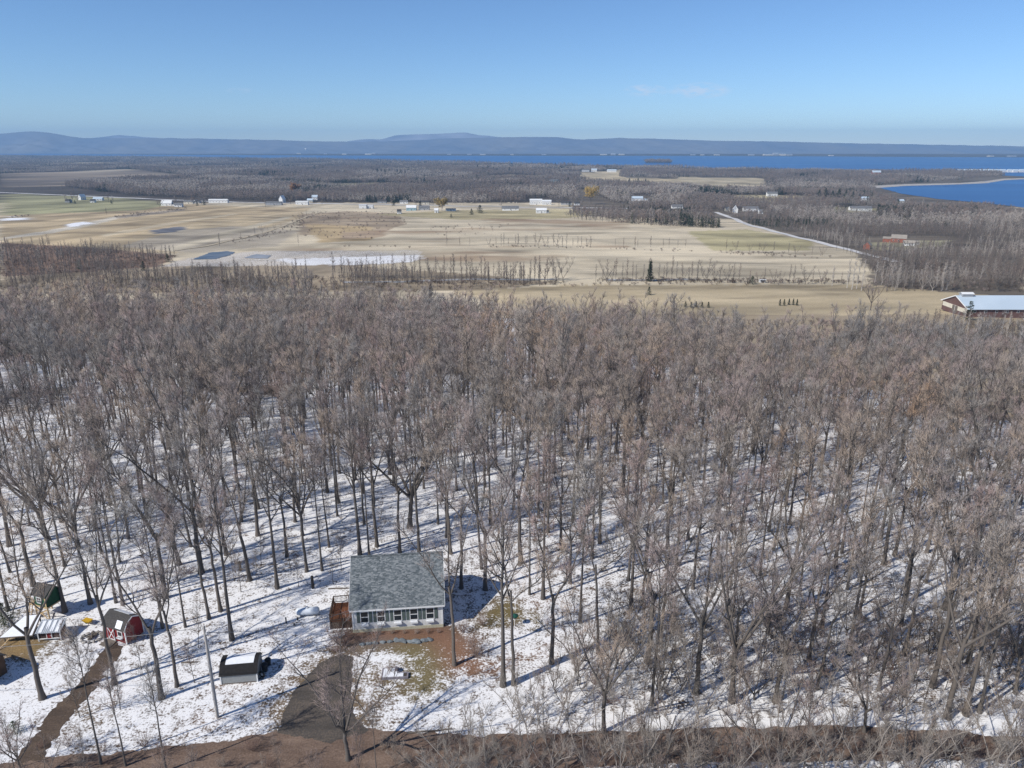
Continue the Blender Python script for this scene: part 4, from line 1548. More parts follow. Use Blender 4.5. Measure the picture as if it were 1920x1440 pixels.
hedgerow([(915, 462), (1000, 462.5), (1112, 463)], 22, 8, 14, 'bare tree in the ruler-straight hedgerow across the tan meadow', 'trees of the meadow hedgerow')
hedgerow([(640, 520), (800, 522), (1060, 528)], 46, 12, 19, 'bare tree in the long line along the icy ditch', 'trees along the icy ditch')
hedgerow([(1115, 528), (1340, 527)], 24, 10, 18, 'bare tree in the line around the lone dark conifer', 'trees around the lone conifer')
hedgerow([(1340, 530), (1600, 534)], 18, 8, 15, 'bare tree in the scruffy line ending at the white birches', 'trees of the scruffy line')
hedgerow([(1140, 463), (1200, 464), (1300, 466)], 9, 6, 12, 'bare tree in the gappy row between tan meadow and pale strip', 'trees of the gappy row')
hedgerow([(1350, 470), (1440, 475), (1545, 480)], 10, 6, 12, 'bare tree along the lower side of the striped green field', 'trees by the striped field')
hedgerow([(450, 448), (520, 430), (580, 405)], 9, 5, 11, 'bare tree beside the farm track across the fields', 'trees beside the farm track')
hedgerow([(35, 357), (100, 358), (145, 361)], 7, 12, 18, 'round bare roadside tree by the brown ploughed field', 'roadside trees by the ploughed field')
for u, v, k, h, w, lab in ((838, 462, 1, 13, .8, 'lone thin bare tree standing in tan grass'), (862, 461, 0, 9, .9, 'small bare tree beside the thin one in tan grass'),
                           (881, 462, 3, 9, .8, 'third small bare tree in tan grass towards the hedgerow'), (200, 403, 0, 11, 1.3, 'lone round bare tree in the brown field'),
                           (412, 461, 0, 13, 1.2, 'lone bare tree beside the wet grey field'), (560, 462, 3, 12, .9, 'thin bare tree on the edge of the pale grass'),
                           (140, 402, 1, 5, 1.0, 'small bare tree on the snowy field hollow')):
    small_tree(u, v, k, h, lab, wide=w)
for i, (u, v, h) in enumerate(((124, 381, 11), (137, 379, 12), (146, 378, 10), (204, 379, 12), (212, 380, 9), (300, 389, 11), (329, 386, 12), (362, 384, 13), (378, 383, 12), (386, 383, 9), (498, 388, 9), (545, 383, 12), (604, 384, 10), (735, 387, 12), (780, 387, 13), (812, 388, 12), (940, 392, 10),
                               (1048, 387, 13), (1074, 388, 12), (1092, 388, 12), (1230, 382, 11), (1370, 400, 12), (1395, 401, 10), (1438, 402, 11))):
    p = gp(u, v)
    o = link('roadside_tree', FARV[i % 3], None, p, rnd.uniform(0, 6.28))
    o.scale = (h / 13 * 1.5, h / 13 * 1.5, h / 13 * 1.4)
    tag(o, ('shorter' if h < 11 else 'taller') + ' dark bare tree close by the houses of the far road', 'tree', 'trees by the far houses')
p = gp(1632, 582)
tree(p.x, p.y, 8, 18.5, 'dark wide-crowned bare tree alone on the tan field', None, z=p.z)
tree(*gp(1868, 548).xy, 8, 17, 'pale bare tree behind the long barn', None)
for i, (u, v, h) in enumerate(((1588, 540, 19), (1597, 543, 21), (1606, 541, 18), (1615, 545, 20), (1640, 530, 15), (1560, 536, 14))):
    small_tree(u, v, (1, 3)[i % 2], h, 'white-stemmed birch in the clump past the scruffy tree line', 'white birches', 'birch', 'birch_tree', (m_birch, m_pale))
for i, (u, v, h) in enumerate(((1800, 640, 15), (1812, 632, 13), (1825, 650, 14), (1872, 655, 14), (1885, 640, 13), (1906, 668, 12), (1790, 655, 12))):
    small_tree(u, v, (1, 3)[i % 2], h, 'white-stemmed birch in the brush before the long barn', 'birches before the barn', 'birch', 'birch_tree', (m_birch, m_pale))


def special_tree(name, label, u, v, h, w, m, cat='tree', seed=1, droop=.25):
    p = gp(u, v)
    t, c = grow_tree(500 + seed, Ht=h, base=.2, spread=w / 2 * .95, r0=.35, fork=3, limbs=26, branches=7, subs=3, twigs=6500, twig_r=.11, tl=(1.2, 2.8), droop=droop, up=.7, thick=2.0)
    o = thing(name, label, cat, p)
    link('trunk', tri_mesh('trunk', *t, mats=[m_bark]), o)
    link('crown', tri_mesh('crown', *c, mi=crown_mi(c[1]), mats=[m_bark, m]), o)


special_tree('willow_tree', 'big round golden willow behind the road near the long white building', 1108, 383, 30, 60, m_gold, 'willow', 1)
special_tree('willow_tree', 'smaller golden-brown willow in front of the far road', 829, 396, 20, 40, mat('dull_gold_twigs', (.36, .27, .10), (.28, .2, .08), .4), 'willow', 2)
special_tree('russet_tree', 'round russet tree by the road near the white gabled house', 553, 367, 25, 48, m_orange, 'tree', 3)
special_tree('russet_tree', 'small golden tree far off in the brown woods', 316, 306, 20, 26, mat('straw_twigs', (.36, .25, .10), (.3, .2, .08), .4), 'tree', 4)

CON = {}


def conifer(u, v, h, w, label, group=None, m=None, seed=0, cat='conifer', name='conifer_tree', shape=(16, 10, 8, 0.0)):
    p = gp(u, v)
    key = (seed, round(w / h, 1), m)
    if key not in CON:
        t, c = grow_conifer(600 + seed, 8, 8 * w / h / 2, *shape)
        CON[key] = (tri_mesh('trunk', *t, mats=[m_bark]), tri_mesh('foliage', *c, mats=[m or m_conif]))
    o = thing(name, label, cat, p, rnd.uniform(0, 6.28), group)
    o.scale = (h / 8,) * 3
    link('trunk', CON[key][0], o)
    link('foliage', CON[key][1], o)


conifer(1218, 528, 15, 5.5, 'tall dark conifer alone in the bare tree line', seed=1)
conifer(1217, 553, 5.5, 5, 'squat dark evergreen at the near edge of the tan strip', seed=2)
conifer(808, 559, 9, 5.5, 'dark reddish cedar at the back edge of the wood', seed=3, m=mat('cedar', (.06, .035, .022), (.04, .035, .02), 1.0))
conifer(900, 400, 14, 20, 'broad dark evergreen pair by the grass near the white low house', seed=4)
conifer(884, 403, 10, 12, 'smaller dark evergreen beside the broad one', seed=2)
conifer(846, 408, 6, 6, 'tiny dark evergreen in the tan scrub grass', seed=2)
conifer(270, 508, 8, 7, 'dark round evergreen at the tip of the brushy thicket', seed=4)
conifer(315, 491, 7, 8, 'dark bushy evergreen by the pond edge', seed=2)
conifer(150, 505, 7, 5, 'dark evergreen within the brushy thicket', seed=3)
conifer(1410, 533, 6, 8, 'dark green bush by the scruffy tree line', seed=4, m=m_conif2)
for u, v, h in ((132, 381, 8), (141, 382, 7), (209, 382, 8), (370, 386, 9), (383, 385, 10), (738, 386, 11), (788, 387, 11), (1068, 388, 10)):
    conifer(u, v, h, h * .9, 'dark round evergreen beside the houses of the far road', 'evergreens by the far houses', seed=4)
for u in (1285, 1296, 1305, 1316, 1328):
    conifer(u, 577 - (u % 2), 3.6, 2.6, 'small young conifer in the planted row nearer the wood', 'young conifers nearer the wood', seed=5)
for u in (1462, 1470, 1479, 1487, 1494):
    conifer(u, 573 - (u % 2), 4.0, 2.0, 'small spire-shaped conifer in the tidy row of five', 'tidy row of five conifers', seed=6)
conifer(1815, 601, 10.5, 10, 'ragged dark evergreen in front of the long barn end', seed=7, shape=(13, 8, 9, .25))
conifer(8, 1172, 3.2, 5.2, 'leafy green evergreen bush behind the lean-to', seed=8, m=m_conif2, cat='bush', name='evergreen_bush')
conifer(28, 1374, 1.5, 3.0, 'low spreading green juniper in the snow by the lane', seed=9, m=m_conif2, cat='bush', name='evergreen_bush')
for i, (u, v, h) in enumerate(((62, 296, 26), (70, 297, 24), (715, 327, 24), (745, 328, 24), (760, 329, 20), (700, 326, 22), (905, 320, 20), (925, 320, 20), (945, 321, 18), (1065, 343, 20), (1560, 374, 20), (1610, 378, 18), (1683, 388, 16), (708, 328, 28), (722, 329, 26), (730, 327, 24), (752, 330, 24), (895, 318, 24), (915, 319, 26), (935, 320, 22), (955, 322, 22), (850, 338, 22), (868, 339, 20), (1535, 372, 20), (1547, 373, 24), (1572, 374, 24), (1585, 375, 22), (1598, 376, 20), (1625, 384, 18), (120, 300, 26), (330, 304, 24), (590, 318, 24), (1180, 346, 20), (1196, 347, 22), (1210, 347, 20), (380, 345, 20), (470, 352, 20))):
    conifer(u, v, h, h * .8, 'dark evergreen rising among the far brown woods', 'evergreens of the far woods', seed=4)

# ------------------------------------------------------------------ saplings and brush
SAP = []
for i, (s, m) in enumerate((((dict(Ht=8, base=.22, spread=2.0, r0=.055, limbs=14, twigs=700)), m_brush), ((dict(Ht=8, base=.12, spread=2.4, r0=.06, fork=3, limbs=16, twigs=800)), m_pale2),
                            ((dict(Ht=9, base=.3, spread=1.8, r0=.06, limbs=13, lean=.08, twigs=650)), m_brush), ((dict(Ht=7, base=.08, spread=2.8, r0=.06, fork=4, limbs=20, twigs=1000)), m_brush),
                            ((dict(Ht=8, base=.1, spread=2.6, r0=.055, fork=4, limbs=18, twigs=900)), m_pale2))):
    t, c = grow_tree(700 + i, branches=4, subs=2, twig_r=.009, tl=(.3, .9), sides=5, wig=.03, thick=.6, **s)
    bm_ = m if m is m_pale2 else m_bark
    SAP.append((tri_mesh('stem', *t, mats=[bm_]), tri_mesh('twigs', *c, mi=crown_mi(c[1]), mats=[bm_, m]), s['Ht'],
                tri_mesh('sapling', np.concatenate([t[0], c[0]]), np.concatenate([t[1], c[1] + len(t[0])]), mi=np.concatenate([np.zeros(len(t[1])), crown_mi(c[1])]), mats=[bm_, m])))
MARKS = [((1776, 1346), 'the big pale roadside tree'), ((1372, 1316), 'the heavy thick-limbed tree'), ((1215, 1243), 'the stout forked tree'), ((1620, 1372), 'the small spreading verge tree'), ((1132, 1373), 'the several-stemmed roadside tree'),
         ((1475, 1142), 'the crooked many-stemmed tree'), ((1695, 1229), 'the thin pale tree'), ((1305, 1300), 'the tall forked tree'), ((653, 1424), 'the wide-branched driveway tree'), ((190, 1432), 'the slender road-edge tree'), ((943, 1286), 'the twin yard trees')]
MARKS = [(gp(*q), t) for q, t in MARKS]


def mark(x, y):
    return min(MARKS, key=lambda m: (m[0].x - x) ** 2 + (m[0].y - y) ** 2)[1]


SAPLOOK = ['brownish sapling', 'pale several-stemmed sapling', 'leaning brownish sapling', 'bushy brownish sapling', 'pale bushy sapling']


def sapling(x, y, k, h, where, group):
    tm, cm, h0, _ = SAP[k]
    o = thing('sapling', '%s%s %s' % ('short ' if h < 6.5 else 'tall ' if h > 8.5 else '', SAPLOOK[k], where.replace('@', mark(x, y))), 'sapling', (x, y, H(x, y)), rnd.uniform(0, 6.28), group)
    o.rotation_euler = (rnd.uniform(-.08, .08), rnd.uniform(-.08, .08), o.rotation_euler.z)
    s = h / h0
    o.scale = (s * rnd.uniform(.9, 1.2), s * rnd.uniform(.9, 1.2), s)
    link('stem', tm, o)
    link('twigs', cm, o)


def spread_px(n, poly, dmin):
    us, vs = [p[0] for p in poly], [p[1] for p in poly]
    out, tries = [], 0
    while len(out) < n and tries < n * 60:
        tries += 1
        u, v = rnd.uniform(min(us), max(us)), rnd.uniform(min(vs), max(vs))
        if not bool(in_poly(np.array([u]), np.array([v]), poly)[0]):
            continue
        p = gp(u, v)
        if all((p.x - q.x) ** 2 + (p.y - q.y) ** 2 > dmin * dmin for q in out):
            out.append(p)
    return out


for p in spread_px(74, [(1080, 1250), (1180, 1180), (1420, 1170), (1700, 1200), (1900, 1180), (1920, 1330), (1600, 1345), (1250, 1350), (1090, 1330)], 2.0):
    sapling(p.x, p.y, rnd.choice((0, 1, 2, 3, 3, 4)), rnd.uniform(5.0, 9.5), 'in the thicket near @', 'thicket beyond the road')
for p in spread_px(54, [(820, 1436), (1920, 1428), (1990, 1520), (780, 1530)], 1.7):
    sapling(p.x, p.y, rnd.choice((0, 1, 1, 3, 4, 4)), rnd.uniform(5.5, 10.5), 'across the road below @', 'saplings on the lower verge')
for p in spread_px(14, [(0, 1440), (760, 1445), (760, 1540), (-40, 1540)], 2.6):
    sapling(p.x, p.y, rnd.choice((0, 0, 2, 3)), rnd.uniform(4.0, 7.0), 'across the road near @', 'saplings below the driveway')
for (u, v, k, h) in ((960, 1345, 1, 6), (985, 1362, 4, 6.5), (1018, 1350, 0, 6), (1062, 1340, 4, 7), (1100, 1320, 1, 7), (1040, 1300, 3, 6), (1082, 1286, 2, 8)):
    p = gp(u, v)
    sapling(p.x, p.y, k, h, 'in the clump between yard snow and dirt road', 'clump between yard and road')
for (u, v, k, h) in ((150, 1345, 0, 7), (225, 1330, 2, 6.5), (365, 1280, 0, 5), (372, 1215, 2, 6), (452, 1110, 0, 6), (480, 1095, 2, 5), (490, 1060, 0, 6), (560, 1100, 0, 5), (625, 1095, 2, 5), (640, 1070, 0, 6), (545, 1065, 2, 6), (440, 1090, 0, 6), (265, 1255, 0, 6), (130, 1240, 0, 5)):
    p = gp(u, v)
    sapling(p.x, p.y, k, h, 'standing thinly on open snow around the sheds', 'thin saplings on open snow')

# undergrowth of the wood, as one mass
pts = []
xs = nrg.uniform(-150, 150, 9000)
ys = nrg.uniform(86, 260, 9000)
u, v = to_px(xs, ys, Hn(xs, ys))
ok = in_poly(u, v, FOREST) & (nrg.uniform(0, 1, 9000) < np.where(u > 1000, .22, .10))
for x, y, k in zip(xs, ys, ok):
    if k:
        i = rnd.choice((0, 0, 2, 2, 3))
        pts.append((x, y, H(x, y), i, rnd.uniform(.35, .8), rnd.uniform(.6, 1.0)))
instancer('undergrowth', 'thin leafless undergrowth on the snow between the wood trunks', 'undergrowth', pts, [s[3] for s in SAP])

SHR = []
for i, (h, w, n, tw, m) in enumerate(((1.6, 1.5, 20, 380, m_brush), (2.6, 2.6, 26, 520, m_brush), (1.2, 1.8, 22, 420, m_pale2), (2.0, 2.0, 24, 520, mat('plum_brush', (.16, .10, .085), (.22, .15, .12), 2.0)))):
    SHR.append(tri_mesh('shrub', *grow_shrub(800 + i, h, w, n, tw, .016, .007), mats=[m]))


def shrub(p, k, s, label, group=None, name='shrub', cat='shrub', flat=1.0):
    o = link(name, SHR[k], None, (p.x, p.y, p.z), rnd.uniform(0, 6.28))
    o.scale = (s, s, s * flat)
    return tag(o, label, cat, group)


for i, p in enumerate(spread_px(64, [(700, 1392), (1100, 1382), (1500, 1370), (1920, 1386), (1920, 1440), (1300, 1450), (800, 1460)], 1.1)):
    shrub(p, rnd.choice((0, 0, 2, 3)), rnd.uniform(.5, 1.15), ('low grey brush' if i % 2 else 'small dry brush') + ' on the brown road below ' + mark(p.x, p.y), 'brush on the dirt road band')
for p in spread_px(14, [(60, 1400), (560, 1385), (560, 1440), (60, 1440)], 1.8):
    shrub(p, rnd.choice((0, 3)), rnd.uniform(.4, .8), 'low dry brush on the road between lane and driveway', 'brush between lane and driveway')
for p in spread_px(40, [(1090, 1200), (1400, 1150), (1900, 1150), (1910, 1340), (1250, 1350), (1090, 1330)], 2.2):
    shrub(p, rnd.choice((0, 1, 2, 3)), rnd.uniform(.7, 1.4), 'leafless shrub on thicket snow near ' + mark(p.x, p.y), 'shrubs of the thicket')
shrub(gp(892, 1232), 1, 1.15, 'fan-shaped leafless shrub beside the front yard tree')
shrub(gp(868, 1185), 3, .9, 'brown twiggy shrub in the house shadow')
shrub(gp(905, 1172), 1, .8, 'greyish shrub at the edge of the house shadow')
shrub(gp(645, 1210), 3, 1.35, 'dark purplish shrub at the house corner near the deck')
shrub(gp(628, 1222), 3, 1.0, 'smaller dark shrub in front of the house corner shrub')
for i, u in enumerate((690, 712, 735, 758, 782, 803, 822)):
    shrub(gp(u, 1190 - i * .6), 0, .38 + .1 * (i % 3), 'dry garden clump in the leaf bed under the windows', 'dry clumps under the windows')
shrub(gp(1170, 1212), 3, 1.5, 'dark twiggy shrub past the forked yard tree')
for (u, v, s, f, lab) in ((352, 1075, 1.6, .35, 'dark brush pile on the snow behind the lone thick tree'), (292, 1090, 1.5, .35, 'brown brush pile in the wood behind the red shed'), (180, 1096, 1.3, .35, 'low brush heap between treehouse and wood'),
                          (35, 1000, 2.0, .4, 'tall brush heap among the trees above the treehouse'), (600, 862, 2.4, .4, 'brush heap on open snow far behind the house'), (370, 985, 2.2, .45, 'rusty brush heap in the wood')):
    shrub(gp(u, v), 3, s, lab, None, 'brush_pile', 'brush pile', f)

# ------------------------------------------------------------------ the house
m_siding = mat('white_siding', (.66, .66, .645), (.60, .60, .585), 2.0, rough=.6, stretch=(.3, .3, 14), bump=.25)
m_trim = mat('white_trim', (.78, .78, .77), (.72, .72, .71), 3.0, rough=.5)
m_found = mat('foundation', (.52, .49, .36), (.42, .40, .30), 2.0)
m_shut = mat('shutter_green', (.115, .145, .13), (.095, .12, .11), 3.0, rough=.6)
m_glass = mat('window_glass', (.018, .022, .028), (.03, .035, .042), 1.0, rough=.08, spec=.6)
m_snow = mat('snow_top', (.80, .81, .83), (.74, .755, .78), 3.0, bump=.3)
m_oldwood = mat('weathered_wood', (.17, .145, .12), (.11, .09, .075), 2.0, stretch=(1, 6, 1))
m_wood_red = mat('stained_deck', (.16, .062, .028), (.11, .04, .02), 1.4, stretch=(8, 1, 1))
m_wood_dark = mat('dark_deck_wood', (.055, .035, .025), (.085, .055, .038), 2.0)
m_wood_new = mat('new_lumber', (.55, .40, .22), (.46, .33, .18), 2.5)
m_black = mat('black_plastic', (.012, .012, .014), (.02, .02, .022), 2.0, rough=.5)
m_red = mat('barn_red', (.22, .020, .024), (.16, .015, .018), 2.0, rough=.7)
m_green = mat('treehouse_green', (.012, .075, .035), (.010, .055, .026), 2.0, rough=.7)
m_dshingle = mat('dark_shingles', (.045, .042, .040), (.075, .07, .066), 6.0, rough=.9, bump=.3)
m_grey_wall = mat('grey_boards', (.30, .31, .31), (.23, .235, .23), 3.0, stretch=(6, 1, 1))
m_metal = mat('galvanised', (.42, .45, .48), (.32, .34, .37), 2.0, rough=.45, spec=.5)
m_stone = mat('blue_grey_stone', (.13, .155, .17), (.20, .215, .22), 2.2, bump=.4, vary=.25)
m_stone2 = mat('grey_stone', (.24, .22, .20), (.36, .34, .31), 2.2, bump=.4, vary=.25)


def shingle_material():
    m = bpy.data.materials.new('roof_shingles')
    m.use_nodes = True
    N, L = m.node_tree.nodes, m.node_tree.links
    b = N['Principled BSDF']
    b.inputs['Roughness'].default_value = .9
    b.inputs['Specular IOR Level'].default_value = .2
    tc = N.new('ShaderNodeTexCoord')
    mp = N.new('ShaderNodeMapping')
    mp.inputs['Scale'].default_value = (3.6, 6.5, 6.5)
    L.new(tc.outputs['Object'], mp.inputs[0])
    vo = N.new('ShaderNodeTexVoronoi')
    vo.inputs['Scale'].default_value = 1.0
    L.new(mp.outputs[0], vo.inputs['Vector'])
    no = N.new('ShaderNodeTexNoise')
    no.inputs['Scale'].default_value = .45
    no.inputs['Detail'].default_value = 5
    L.new(tc.outputs['Object'], no.inputs['Vector'])
    sp = N.new('ShaderNodeSeparateColor')
    L.new(vo.outputs['Color'], sp.inputs[0])
    ad = N.new('ShaderNodeMath')
    ad.operation = 'MULTIPLY_ADD'
    ad.inputs[1].default_value = .85
    L.new(sp.outputs[0], ad.inputs[0])
    mu = N.new('ShaderNodeMath')
    mu.operation = 'MULTIPLY_ADD'
    mu.inputs[1].default_value = .25
    mu.inputs[2].default_value = .03
    L.new(no.outputs['Fac'], mu.inputs[0])
    L.new(mu.outputs[0], ad.inputs[2])
    cr = N.new('ShaderNodeValToRGB')
    cr.color_ramp.elements.new(.5)
    for e, (p, c) in zip(cr.color_ramp.elements, ((.05, (.062, .076, .084)), (.5, (.118, .134, .142)), (.95, (.225, .24, .245)))):
        e.position = p
        e.color = (*c, 1)
    L.new(ad.outputs[0], cr.inputs[0])
    L.new(cr.outputs[0], b.inputs['Base Color'])
    bu = N.new('ShaderNodeBump')
    bu.inputs['Strength'].default_value = .4
    bu.inputs['Distance'].default_value = .02
    L.new(sp.outputs[1], bu.inputs['Height'])
    L.new(bu.outputs[0], b.inputs['Normal'])
    return m


m_shingle = shingle_material()


def gable_roof(mb, x0, x1, ya, za, yr, zr, yb, zb, th):
    mb.prism([(ya, za), (ya, za - th), (yr, zr - th), (yr, zr)][::-1], x0, x1)
    mb.prism([(yr + .001, zr), (yr + .001, zr - th), (yb, zb - th), (yb, zb)][::-1], x0, x1)
    return mb


def front_window(parent, x, y, z0, w, h, m_fr=m_trim, bars=True, depth=.07):
    """a sash window on a wall facing -y"""
    f = .075
    mb = MB().box(x - w / 2 - f, x - w / 2, y - depth, y + .03, z0 - f, z0 + h + f).box(x + w / 2, x + w / 2 + f, y - depth, y + .03, z0 - f, z0 + h + f)
    mb.box(x - w / 2, x + w / 2, y - depth, y + .03, z0 + h, z0 + h + f).box(x - w / 2, x + w / 2, y - depth, y + .03, z0 - f, z0)
    o = mb.build('window', m_fr, parent)
    for k in (0, 1):
        MB().box(x - w / 2 + .002, x + w / 2 - .002, y - .03 - .012 * (1 - k), y + .01 - .012 * (1 - k), z0 + k * h / 2 + .02, z0 + (k + 1) * h / 2 - .02).build('pane', m_glass, o)
    if bars:
        MB().box(x - w / 2 + .002, x + w / 2 - .002, y - .062, y - .02, z0 + h / 2 - .035, z0 + h / 2 + .035).build('sash_rail', m_fr, o)
    return o


hs = thing('house', 'white one-and-a-half-storey house with grey shingle roof and five shuttered windows', 'house', (-14.03, 77.05, 0), R(6))
W2, DP = 5.5, 9.3
w = MB().prism([(0, .35), (DP, .35), (DP, 3.45), (DP / 2, 7.60), (0, 3.45)], -W2, W2)
w.build('wall', m_siding, hs)
MB().box(-W2 - .03, W2 + .03, -.03, DP + .03, -.3, .42).build('foundation', m_found, hs)
rf = gable_roof(MB(), -W2 - .28, W2 + .28, -.32, 3.40, DP / 2, 7.87, DP + .32, 3.40, .17).build('roof', m_shingle, hs)
MB().beam((-W2 - .27, DP / 2, 7.86), (W2 + .27, DP / 2, 7.86), .3, .08).build('ridge_cap', m_shingle, rf)
MB().box(-W2 - .27, W2 + .27, -.36, -.325, 3.16, 3.37).build('fascia', m_trim, hs)
MB().box(-W2 - .2, W2 + .2, -.323, -.002, 3.19, 3.225).build('soffit', m_trim, hs)
for s in (-1, 1):
    MB().box(s * (W2 - .06) - .09, s * (W2 - .06) + .09, -.035, .1, .43, 3.3).build('corner_board', m_trim, hs)
    for (ya, yb) in ((-.33, DP / 2), (DP + .33, DP / 2)):
        MB().beam((s * (W2 + .295), ya, 3.30), (s * (W2 + .295), yb, 7.74), .03, .2).build('rake_board', m_trim, hs)
for i, x in enumerate((1.48, 3.48, 5.50, 7.47, 9.45)):
    x -= W2
    front_window(hs, x, 0, 1.42, .86, 1.45)
    for s in (-1, 1):
        sh = MB()
        xc = x + s * .74
        sh.box(xc - .19, xc + .19, -.04, -.003, 1.36, 2.93)
        for z in np.arange(1.45, 2.85, .115):
            sh.beam((xc - .15, -.05, z), (xc + .15, -.05, z), .02, .06)
        sh.build('shutter', m_shut, hs)
    fb = MB().box(x - .46, x + .46, -.30, -.003, .98, 1.20).build('flower_box', m_trim, hs)
    MB().box(x - .41, x + .41, -.27, -.03, 1.203, 1.26).build('snow', m_snow, fb)
    for s in (-1, 1):
        MB().beam((x + s * .3, -.22, .978), (x + s * .3, -.01, .72), .05).build('bracket', m_trim, fb)
# gable ends and back
for s, nm in ((1, 'gable window'), (-1, 'gable window')):
    x = s * (W2 + .02)
    o = MB().box(x - .05, x + .05, 3.6, 3.68, 4.2, 5.5).box(x - .05, x + .05, 4.62, 4.7, 4.2, 5.5).box(x - .05, x + .05, 3.68, 4.62, 5.42, 5.5).box(x - .05, x + .05, 3.68, 4.62, 4.2, 4.28).build('window', m_trim, hs)
    MB().box(x - .02, x + .02, 3.68, 4.62, 4.28, 5.42).build('pane', m_glass, o)
dr = MB().box(-W2 - .05, -W2 + .02, 3.0, 3.95, 1.13, 3.15).build('door', m_trim, hs)
MB().box(-W2 - .07, -W2 - .045, 3.12, 3.83, 1.9, 2.95).build('pane', m_glass, dr)
MB().box(-W2 - .11, -W2 - .05, 3.07, 3.13, 2.02, 2.10).build('handle', m_metal, dr)

dk = thing('wooden_deck', 'raised red-brown wooden deck with dark railings on the house side', 'deck', (-14.03, 77.05, 0), R(6))
X0, X1, Y0, Y1, ZF = -8.35, -5.57, 1.0, 4.9, 1.12
for i in range(20):
    xa = X0 + (X1 - X0) * i / 20
    MB().box(xa, xa + (X1 - X0) / 20 - .012, Y0, Y1, ZF - .04, ZF).build('plank', m_wood_red, dk)
MB().box(X0 + .02, X1, Y0 + .03, Y1 - .03, ZF - .28, ZF - .042).build('joist_frame', m_wood_dark, dk)
sk = MB()
for i in range(18):
    xa = X0 + .05 + (X1 - X0 - .1) * i / 18
    sk.box(xa, xa + .135, Y0 + .03, Y0 + .06, 0, ZF - .285)
sk.build('skirting', m_wood_dark, dk)
for (x, y) in ((X0, Y0), (X0, Y1), (X1 - .1, Y0), (X0, (Y0 + Y1) / 2), (X0 + 1.9, Y1), (X0 + 1.45, Y0)):
    MB().box(x - .05, x + .06, y - .05, y + .06, 0, 2.12).build('post', m_wood_dark, dk)
for (a, b) in (((X0, Y0), (X1 - .1, Y0)), ((X0, Y1), (X1 - .1, Y1)), ((X0, Y0), (X0, Y1))):
    rl = MB().beam((*a, 2.10), (*b, 2.10), .12, .05).beam((*a, 1.28), (*b, 1.28), .05, .08)
    o = rl.build('railing', m_wood_dark, dk)
    bl = MB()
    n = int(math.dist(a, b) / .16)
    for i in range(1, n):
        x, y = a[0] + (b[0] - a[0]) * i / n, a[1] + (b[1] - a[1]) * i / n
        bl.beam((x, y, 1.3), (x, y, 2.08), .035)
    bl.build('baluster_row', m_wood_dark, o)

# propane tank
p = gp(578, 1154)
tk = thing('propane_tank', 'white horizontal propane tank on the snow beside the deck', 'tank', p, R(8))
prof = [(.02, -1.48), (.28, -1.42), (.42, -1.3), (.48, -1.1), (.48, 1.1), (.42, 1.3), (.28, 1.42), (.02, 1.48)]
MB().lathe(prof, 18, (0, 0, .68), 'x').build('tank_body', mat('tank_white', (.66, .70, .74), (.60, .64, .68), 2.0, rough=.4), tk, smooth=True)
MB().lathe([(.2, 0), (.2, .14), (.12, .2)], 12, (-.1, 0, 1.13)).build('dome_cover', m_trim, tk)
for x in (-.9, .9):
    MB().box(x - .08, x + .08, -.32, .32, 0, .3).build('leg', m_stone2, tk)
for (u, v, h, lab) in ((537, 1170, 1.0, 'short black marker post on open snow below the propane tank'), (558, 1164, .5, 'stubby black post just below the propane tank'), (552, 1175, .6, 'stubby black post farther below the propane tank'),
                       (587, 1104, 2.0, 'tall thick black post on the snow behind the deck'), (451, 1071, 1.6, 'black post on the snow by the lone thick tree')):
    p = gp(u, v)
    o = thing('post', lab, 'post', p)
    w = .09 if h < 1.2 else .2
    MB().lathe([(w, -.1), (w, h * .94), (w * .6, h)], 8).build('shaft', m_black if h < 1.2 else mat('charred_wood', (.03, .026, .024), (.05, .044, .04), 2), o)
    MB().lathe([(w * 1.5, -.02), (w * 1.2, .08)], 8).build('snow_collar', m_snow, o)

# garden bed in the front yard
p = gp(741, 1266)
gb = thing('garden_bed', 'raised stone-edged garden bed capped with snow in the front yard', 'garden bed', p, R(4))
for (x0, x1, y0, y1) in ((-1.5, 1.5, -.72, -.55), (-1.5, -1.33, -.548, .9), (-1.5, .4, .902, 1.05), (.25, .4, .2, .9), (.402, 1.5, .05, .2), (1.33, 1.5, -.548, .048)):
    MB().box(x0, x1, y0, y1, -.05, .26).build('edging_stone', mat('violet_grey_stone', (.17, .16, .18), (.24, .22, .24), 3.0), gb)
MB().box(-1.32, .24, -.54, .89, .0, .28).box(.242, .95, -.54, .04, 0, .275).build('snow_fill', m_snow, gb, bevel=.02)
MB().box(.951, 1.32, -.54, .04, 0, .2).build('soil', mat('dark_soil', (.05, .04, .035), (.08, .065, .05), 3), gb)
cl = link('dry_plant', SHR[0], gb, (-.55, .45, .25))
cl.scale = (.45, .45, .4)
MB().box(.0, .24, .3, .75, .28, .62).build('block', mat('slate_block', (.10, .10, .13), (.14, .14, .17), 2), gb)

for i, (u, v, s) in enumerate(((744, 1202, .5), (757, 1203.5, .58), (769, 1204, .45), (781, 1204.5, .62), (795, 1202, .5), (806, 1200, .45), (731, 1204, .35), (718, 1205, .4), (704, 1206.5, .38), (692, 1207.5, .4), (680, 1209, .36))):
    p = gp(u, v)
    me = blob(40 + i, s, s * .6, s * .55)
    me.materials.append(m_stone)
    tag(link('boulder', me, None, p, rnd.uniform(-.4, .4)), 'blue-grey edging boulder along the leaf bed before the house', 'boulder', 'edging boulders before the house')

